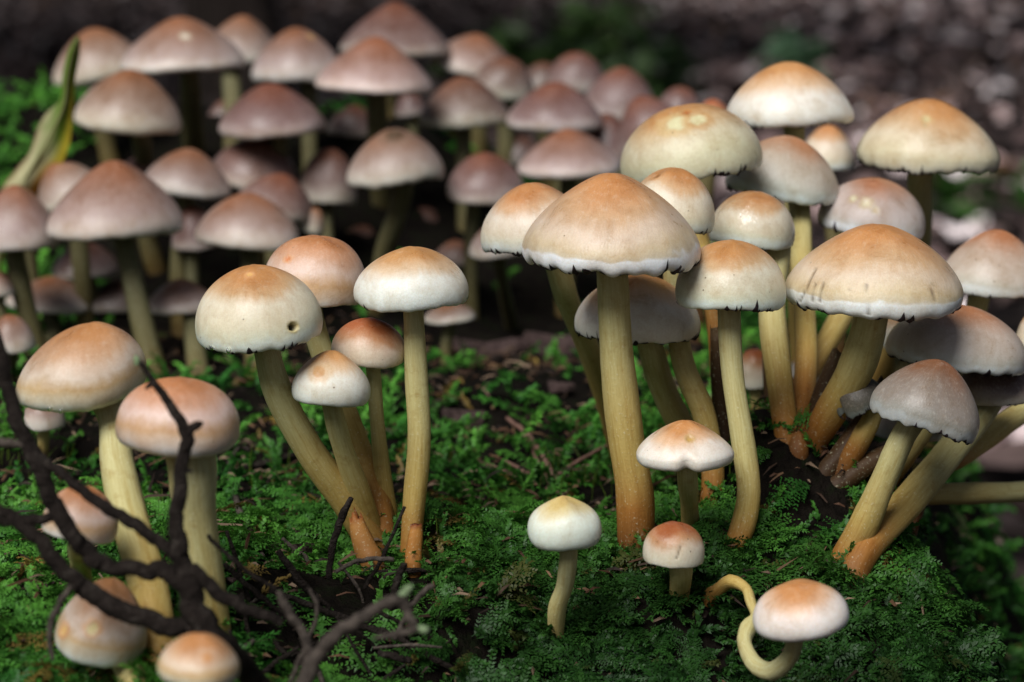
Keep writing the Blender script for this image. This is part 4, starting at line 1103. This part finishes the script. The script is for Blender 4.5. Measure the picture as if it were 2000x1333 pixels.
def build_moss():
    rs = np.random.RandomState(11)
    pin = [frond(rs, True) for _ in range(7)]
    simp = [frond(rs, False) for _ in range(8)]
    chunksV, chunksC = [], []

    def place(protos, P, N, size, elev, colr, droop=0.0):
        n = len(P)
        pick = rs.randint(0, len(protos), n)
        for k, pr in enumerate(protos):
            I = np.where(pick == k)[0]
            if not len(I): continue
            m = len(I)
            nz = N[I]
            th = rs.uniform(0, 2 * np.pi, m)
            t = np.stack([np.cos(th), np.sin(th), np.zeros(m)], -1)
            t = t + np.stack([np.zeros(m), np.zeros(m), np.full(m, 0)], -1)
            slope = nz * [1, 1, 0]                              # downhill
            t = t + slope * droop
            t = t - nz * np.sum(t * nz, 1)[:, None]; t /= np.linalg.norm(t, axis=1)[:, None] + 1e-9
            e = elev[I][:, None]
            ax = t * np.cos(e) + nz * np.sin(e)
            az_ = nz * np.cos(e) - t * np.sin(e)
            ay = np.cross(az_, ax)
            Rm = np.stack([ax, ay, az_], 1)                     # rows
            V = np.einsum('vk,mkj->mvj', pr, Rm) * size[I][:, None, None] + P[I][:, None, :]
            c = colr[I][:, None, :] * rs.uniform(.75, 1.2, (m, len(pr), 1))
            # young tips are yellower
            tip = np.clip(pr[:, 0], 0, 1)[None, :, None]
            c = c * (1 + tip * np.array([.9, .85, .4]))
            chunksV.append(V.reshape(-1, 3)); chunksC.append(c.reshape(-1, 3))

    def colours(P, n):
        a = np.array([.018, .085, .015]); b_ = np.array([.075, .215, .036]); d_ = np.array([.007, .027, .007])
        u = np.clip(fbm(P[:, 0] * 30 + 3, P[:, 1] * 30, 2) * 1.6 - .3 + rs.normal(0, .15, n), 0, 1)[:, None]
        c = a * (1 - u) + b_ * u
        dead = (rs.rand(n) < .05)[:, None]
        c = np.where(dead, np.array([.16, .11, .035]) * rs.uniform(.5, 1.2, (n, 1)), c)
        frontness = np.maximum(sstep(.58, .53, P[:, 1]) * sstep(-.05, .0, P[:, 0]), sstep(.085, .105, P[:, 0]) * sstep(.75, .65, P[:, 1]))[:, None]  # front and right-flank moss: shade painted in as a darker green
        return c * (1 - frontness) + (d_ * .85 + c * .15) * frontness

    def keep(P, base):
        px, py, d = proj(P)
        cover = sstep(.34, .52, fbm(P[:, 0] * 26 + 11, P[:, 1] * 26 + 7, 3))
        dens = .35 + .65 * cover
        dens = np.where((P[:, 1] < .58) & (px > 820), .9, dens)
        hollow = np.exp(-(((px - 640) / 190) ** 4 + ((py - 1235) / 120) ** 4))
        dens = dens * (1 - .93 * hollow)
        wood = np.exp(-(((px - 1000) / 170) ** 2 + ((py - 690) / 45) ** 2))
        gap = np.exp(-(((px - 900) / 80) ** 2 + ((py - 830) / 40) ** 2))
        dens = dens * (1 - .8 * wood) * (1 - .5 * gap)
        clump = np.exp(-(((px - 1575) / 130) ** 4 + ((py - 900) / 150) ** 4))
        dens = dens * (1 - .97 * clump)
        rear = sstep(60, 180, px) * sstep(1260, 1150, px) * sstep(.79, .82, P[:, 1]) * sstep(1.06, .99, P[:, 1])
        dens = dens * (1 - .95 * rear)
        bank = sstep(.88, .93, P[:, 1]) * sstep(110, 190, px)
        dens = dens * (1 - .93 * bank * (fbm(P[:, 0] * 14, P[:, 1] * 14 + 3, 2) < .62))
        mid = sstep(.585, .62, P[:, 1]) * sstep(.86, .78, P[:, 1])
        dens = dens * (1 - .88 * mid * sstep(.55, .40, fbm(P[:, 0] * 34 + 2, P[:, 1] * 34 + 21, 3)))
        return (rs.rand(len(P)) < dens * base) & (px > -350) & (px < 2350) & (py < 1500)

    # feathery fronds, front and top (sharp zone)
    P, N = sample_ground(6000, rs, -.16, .20, .38, .60)
    k = keep(P, .95); P, N = P[k], N[k]; n = len(P)
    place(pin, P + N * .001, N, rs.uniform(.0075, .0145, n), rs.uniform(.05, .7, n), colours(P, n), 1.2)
    # short leafy shoots everywhere in the sharp zone
    P, N = sample_ground(13500, rs, -.17, .20, .38, .70)
    k = keep(P, 1.0); P, N = P[k], N[k]; n = len(P)
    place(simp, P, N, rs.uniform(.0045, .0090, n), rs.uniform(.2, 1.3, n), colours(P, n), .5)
    # tufts hugging the feet of the stems
    Q = []
    for bp_, br in BASES:
        if bp_[1] > .64: continue
        for _ in range(26):
            a_ = rs.uniform(0, 6.28); r_ = br * rs.uniform(1.0, 2.0)
            Q.append((bp_[0] + r_ * math.cos(a_), bp_[1] + r_ * math.sin(a_)))
    Q = np.array(Q); P = np.stack([Q[:, 0], Q[:, 1], ground_z(Q[:, 0], Q[:, 1])], -1); N = ground_normal(Q[:, 0], Q[:, 1]); n = len(P)
    k = keep(P, 1.0); P, N = P[k], N[k]; n = len(P)
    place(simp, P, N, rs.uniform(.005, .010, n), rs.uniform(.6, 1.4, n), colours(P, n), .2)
    # rear, soft-focus moss
    P, N = sample_ground(9000, rs, -.42, .20, .66, 1.16)
    k = keep(P, .8); P, N = P[k], N[k]; n = len(P)
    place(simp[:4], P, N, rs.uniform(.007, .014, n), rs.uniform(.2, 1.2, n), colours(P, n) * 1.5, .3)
    # flanks of the stump
    P, N = sample_ground(3500, rs, .09, .24, .36, .9)
    k = keep(P, .8); P, N = P[k], N[k]; n = len(P)
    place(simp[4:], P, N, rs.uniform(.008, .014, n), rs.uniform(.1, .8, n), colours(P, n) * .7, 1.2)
    V = np.vstack(chunksV); C = np.vstack(chunksC)
    F = np.arange(len(V)).reshape(-1, 4)
    # fine upright spore stalks
    SV, SF, SCc = [], [], []
    for cx_, cy_, n_ in ((1110, 940, 14), (1180, 960, 8), (560, 960, 10), (60, 930, 14), (880, 1040, 8), (330, 990, 5), (1290, 960, 5)):
        for _ in range(n_):
            a_, b_ = cx_ + rs.normal(0, 40), cy_ + rs.normal(0, 22)
            d_ = hit_ground(a_, b_); p0 = unproj(a_, b_, d_)
            hh = rs.uniform(.005, .011); ln = rs.normal(0, .0012, 3) * [1, 1, 0]
            w_ = .00013
            p1 = p0 + ln * .4 + [0, 0, hh * .6]; p2 = p0 + ln * 1.5 + [0, 0, hh]
            for dv in (np.array([w_, 0, 0]), np.array([0, w_, 0])):
                SV += [p0 - dv, p0 + dv, p1 + dv, p1 - dv, p1 - dv, p1 + dv, p2 + dv * .5, p2 - dv * .5]
                SCc += [np.array([.10, .16, .02])] * 8
    V = np.vstack([V, np.array(SV)]); C = np.vstack([C, np.array(SCc)])
    F = np.arange(len(V)).reshape(-1, 4)
    o = mesh_obj('moss', V, F, M_MOSS, None, C, False)
    tag(o, 'green feathery moss carpeting the stump', 'moss', None, 'stuff')
    print('moss tris', len(F) * 2)


build_moss()


def build_debris():
    rs = np.random.RandomState(77)
    P, N = sample_ground(4600, rs, -.20, .16, .40, .84)
    px, py, d = proj(P); k = (px > -200) & (px < 2200) & (py < 1450); P = P[k]; n = len(P)
    V, F, C = [], [], []
    cols = np.array([(.05, .03, .02), (.10, .05, .03), (.16, .09, .05), (.03, .02, .016), (.22, .15, .10)])
    for i in range(n):
        L = rs.uniform(.0012, .006) * (2.6 if rs.rand() < .18 else 1); w = rs.uniform(.00018, .0006)
        a = rs.uniform(0, 6.28); e = rs.normal(.1, .3)
        dd = np.array([math.cos(a) * math.cos(e), math.sin(a) * math.cos(e), math.sin(e)]) * L
        sd_ = np.array([-math.sin(a), math.cos(a), 0]) * w; up = np.array([0, 0, w * .7])
        p0 = P[i] + [0, 0, rs.uniform(.001, .005)] - dd / 2; pm = p0 + dd * .5 + np.array([0, 0, L * .08]); p1 = p0 + dd
        o0 = len(V)
        V += [p0 - sd_ * .6, p0 + sd_ * .6, p0 + up, pm - sd_, pm + sd_, pm + up * 1.6, p1]
        for q in ((0, 1, 4, 3), (1, 2, 5, 4), (2, 0, 3, 5), (3, 4, 6), (4, 5, 6), (5, 3, 6), (0, 2, 1)):
            F.append(tuple(o0 + t for t in q))
        C += [cols[rs.randint(5)] * rs.uniform(.6, 1.2)] * 7
    o = mesh_obj('plant_debris', np.array(V), F, M_LITTER, None, np.array(C), False)
    tag(o, 'tiny brown crumbs, needles and bark bits strewn in the moss', 'debris', None, 'stuff')


build_debris()


# ------------------------------------------------------------------ background: litter, tree, plants
def leaf_cloud(rs, P, L, colr, flat=.35, asp=.5):
    n = len(P)
    a = rs.uniform(0, 6.28, n); e = rs.normal(0, flat, n); rl = rs.normal(0, flat, n)
    d = np.stack([np.cos(a) * np.cos(e), np.sin(a) * np.cos(e), np.sin(e)], -1)
    up = np.stack([np.sin(rl) * np.sin(a), -np.sin(rl) * np.cos(a), np.cos(rl)], -1)
    sd_ = np.cross(d, up); sd_ /= np.linalg.norm(sd_, axis=1)[:, None]
    up = np.cross(sd_, d)
    w = (L * asp * rs.uniform(.7, 1.2, n))[:, None]; L_ = L[:, None]
    cv = rs.uniform(-.15, .35, n)[:, None] * L_
    b0 = P - d * L_ * .5; t0 = P + d * L_ * .5
    m1 = P - d * L_ * .18; m2 = P + d * L_ * .2
    V = np.stack([b0, m1 - sd_ * w * .5 + up * cv, m1, m1 + sd_ * w * .5 + up * cv, m2 - sd_ * w * .42 + up * cv, m2, m2 + sd_ * w * .42 + up * cv, t0 + up * cv * .6], 1)
    f = np.array([(0, 2, 1, 1), (0, 3, 2, 2), (1, 2, 5, 4), (2, 3, 6, 5), (4, 5, 7, 7), (5, 6, 7, 7)])
    tri = np.array([(0, 2, 1), (0, 3, 2), (1, 2, 5), (1, 5, 4), (2, 3, 6), (2, 6, 5), (4, 5, 7), (5, 6, 7)])
    F = (np.arange(n)[:, None, None] * 8 + tri[None]).reshape(-1, 3)
    C = np.repeat(colr[:, None, :], 8, 1).reshape(-1, 3)
    return V.reshape(-1, 3), F, C


rs = np.random.RandomState(23)
n = 9000
yy = 1.0 + 13 * rs.rand(n) ** .8
xx = rs.uniform(-1, 1, n) * (.30 * yy + .35)
ok = ~((np.abs(xx + .08) < .36) & (yy < 1.3)); xx, yy = xx[ok], yy[ok]; n = len(xx)
zz = FLOOR + .10 * (fbm(xx * 1.2 + 30, yy * 1.2 + 4) - .5) * sstep(.8, 2.0, np.hypot(xx, yy)) + rs.uniform(.006, .03, n)
pal = np.array([(.17, .115, .11), (.08, .055, .05), (.42, .34, .335), (.28, .20, .19), (.035, .025, .022), (.62, .54, .535), (.16, .09, .055)])
lcol = pal[rs.choice(7, n, p=[.18, .18, .16, .16, .14, .10, .08])] * (.30 + 1.4 * sstep(.03, .14, xx / yy))[:, None]  # leaf colours dimmed towards the left, in place of tree shade
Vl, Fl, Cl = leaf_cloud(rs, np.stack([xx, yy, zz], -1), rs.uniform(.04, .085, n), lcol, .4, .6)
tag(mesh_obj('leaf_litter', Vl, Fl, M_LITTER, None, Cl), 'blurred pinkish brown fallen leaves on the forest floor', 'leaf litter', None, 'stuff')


def tree(label, x, y, r0, crown_r, crown_z, nleaf, seed, group='trees behind the stump'):
    rs = np.random.RandomState(seed)
    t = thing('tree', label, 'tree', (x, y, FLOOR), group)
    zt = crown_z + crown_r * .6
    zs = np.linspace(-.1, zt, 26)
    path = np.stack([.05 * np.sin(zs * 1.3 + seed), .05 * np.cos(zs * 1.1 + seed), zs], -1)
    rd = r0 * (1 - .75 * np.linspace(0, 1, 26)) * (1 + .6 * np.exp(-np.maximum(zs, 0) / .12))
    V, F = tube(path, rd, 20, .06, seed)
    mesh_obj('trunk', V, F, M_TRUNK, t)
    LP = []
    for i in range(9):
        a = rs.uniform(0, 6.28); z0 = crown_z - crown_r * .5 + rs.rand() * crown_r * .9
        L = crown_r * rs.uniform(.6, 1)
        q = np.linspace(0, 1, 9)[:, None]
        p = np.array([0, 0, z0]) + np.array([math.cos(a), math.sin(a), .35]) * q * L + rs.normal(0, .04, (9, 3)) * q
        V, F = tube(p, np.linspace(r0 * .28, r0 * .05, 9), 8, .05, i)
        mesh_obj('limb', V, F, M_TRUNK, t)
        LP.append(p[3:])
    LP = np.vstack(LP)
    P = LP[rs.randint(0, len(LP), nleaf)] + rs.normal(0, crown_r * .24, (nleaf, 3))
    c = np.array([.05, .10, .02]) * rs.uniform(.6, 1.5, (nleaf, 1)) * (1 + rs.normal(0, .1, (nleaf, 3)))
    V, F, C = leaf_cloud(rs, P, rs.uniform(.10, .18, nleaf), c, .5, .6)
    mesh_obj('crown', V, F, M_FERN, t, C)


M_TRUNK = simple_mat('tree_bark', (.010, .008, .007), (.040, .030, .026), 14, .9, .9, .02, .05, (1, 1, .25))
pt_ = unproj(462, 20, 5.2)
tree('dark tree trunk rising behind the rear mushroom clump', float(pt_[0]), float(pt_[1]), .10, 2.4, 3.6, 3500, 3)
tree('broad-crowned tree added out of view on the left to shade litter', -1.9, 4.6, .16, 2.2, 3.2, 5000, 5)  # unseen tree, added so its crown darkens the far left floor
tree('tall unseen tree added on the right to shade the far litter', 2.9, 8.6, .18, 2.6, 3.6, 5000, 8)  # another added tree outside the view, shading the far right floor


def low_plant(label, px, py, d, n, spread, hgt, seed, col=(.06, .15, .03)):
    rs = np.random.RandomState(seed)
    c = unproj(px, py, d)
    t = thing('leafy_plant', label, 'plant', (c[0], c[1], FLOOR), 'green plants on the forest floor')
    P, SV, SF = [], [], []
    top = c[2] - FLOOR
    for i in range(n):
        a = rs.uniform(0, 6.28); L = spread * rs.uniform(.3, 1)
        q = np.linspace(0, 1, 7)[:, None]
        p = np.array([math.cos(a) * L, math.sin(a) * L, 0]) * q + np.array([0, 0, top * rs.uniform(.5, 1.2)]) * np.sin(q * 1.5)
        V, F = tube(p, np.linspace(.004, .0015, 7), 5)
        o0 = len(SV); SV += list(V); SF += [tuple(np.array(f) + o0) for f in F]
        P.append(p[2:])
    mesh_obj('stalks', np.array(SV), SF, M_FERN, t, np.tile([[.08, .10, .03]], (len(SV), 1)))
    P = np.vstack(P); P = np.repeat(P, 4, 0) + rs.normal(0, .03, (len(P) * 4, 3))
    V, F, C = leaf_cloud(rs, P, rs.uniform(.04, .08, len(P)), np.array(col) * rs.uniform(.6, 1.6, (len(P), 1)), .5, .5)
    mesh_obj('leaves', V, F, M_FERN, t, C)


low_plant('blurred green plant behind the back row of rear caps', 1110, 70, 4.6, 16, .20, .3, 1, (.030, .060, .014))
low_plant('blurred bushy green plant behind the mauve domed cap', 1235, 110, 5.4, 16, .25, .3, 2, (.018, .042, .010))
low_plant('small blurred green sprig behind the tall white-skirted cap', 1562, 108, 5.2, 4, .05, .2, 3, (.14, .26, .14))
low_plant('tiny green sprig on the litter behind the wide pitted cap', 1892, 400, 3.4, 1, .03, .1, 4)
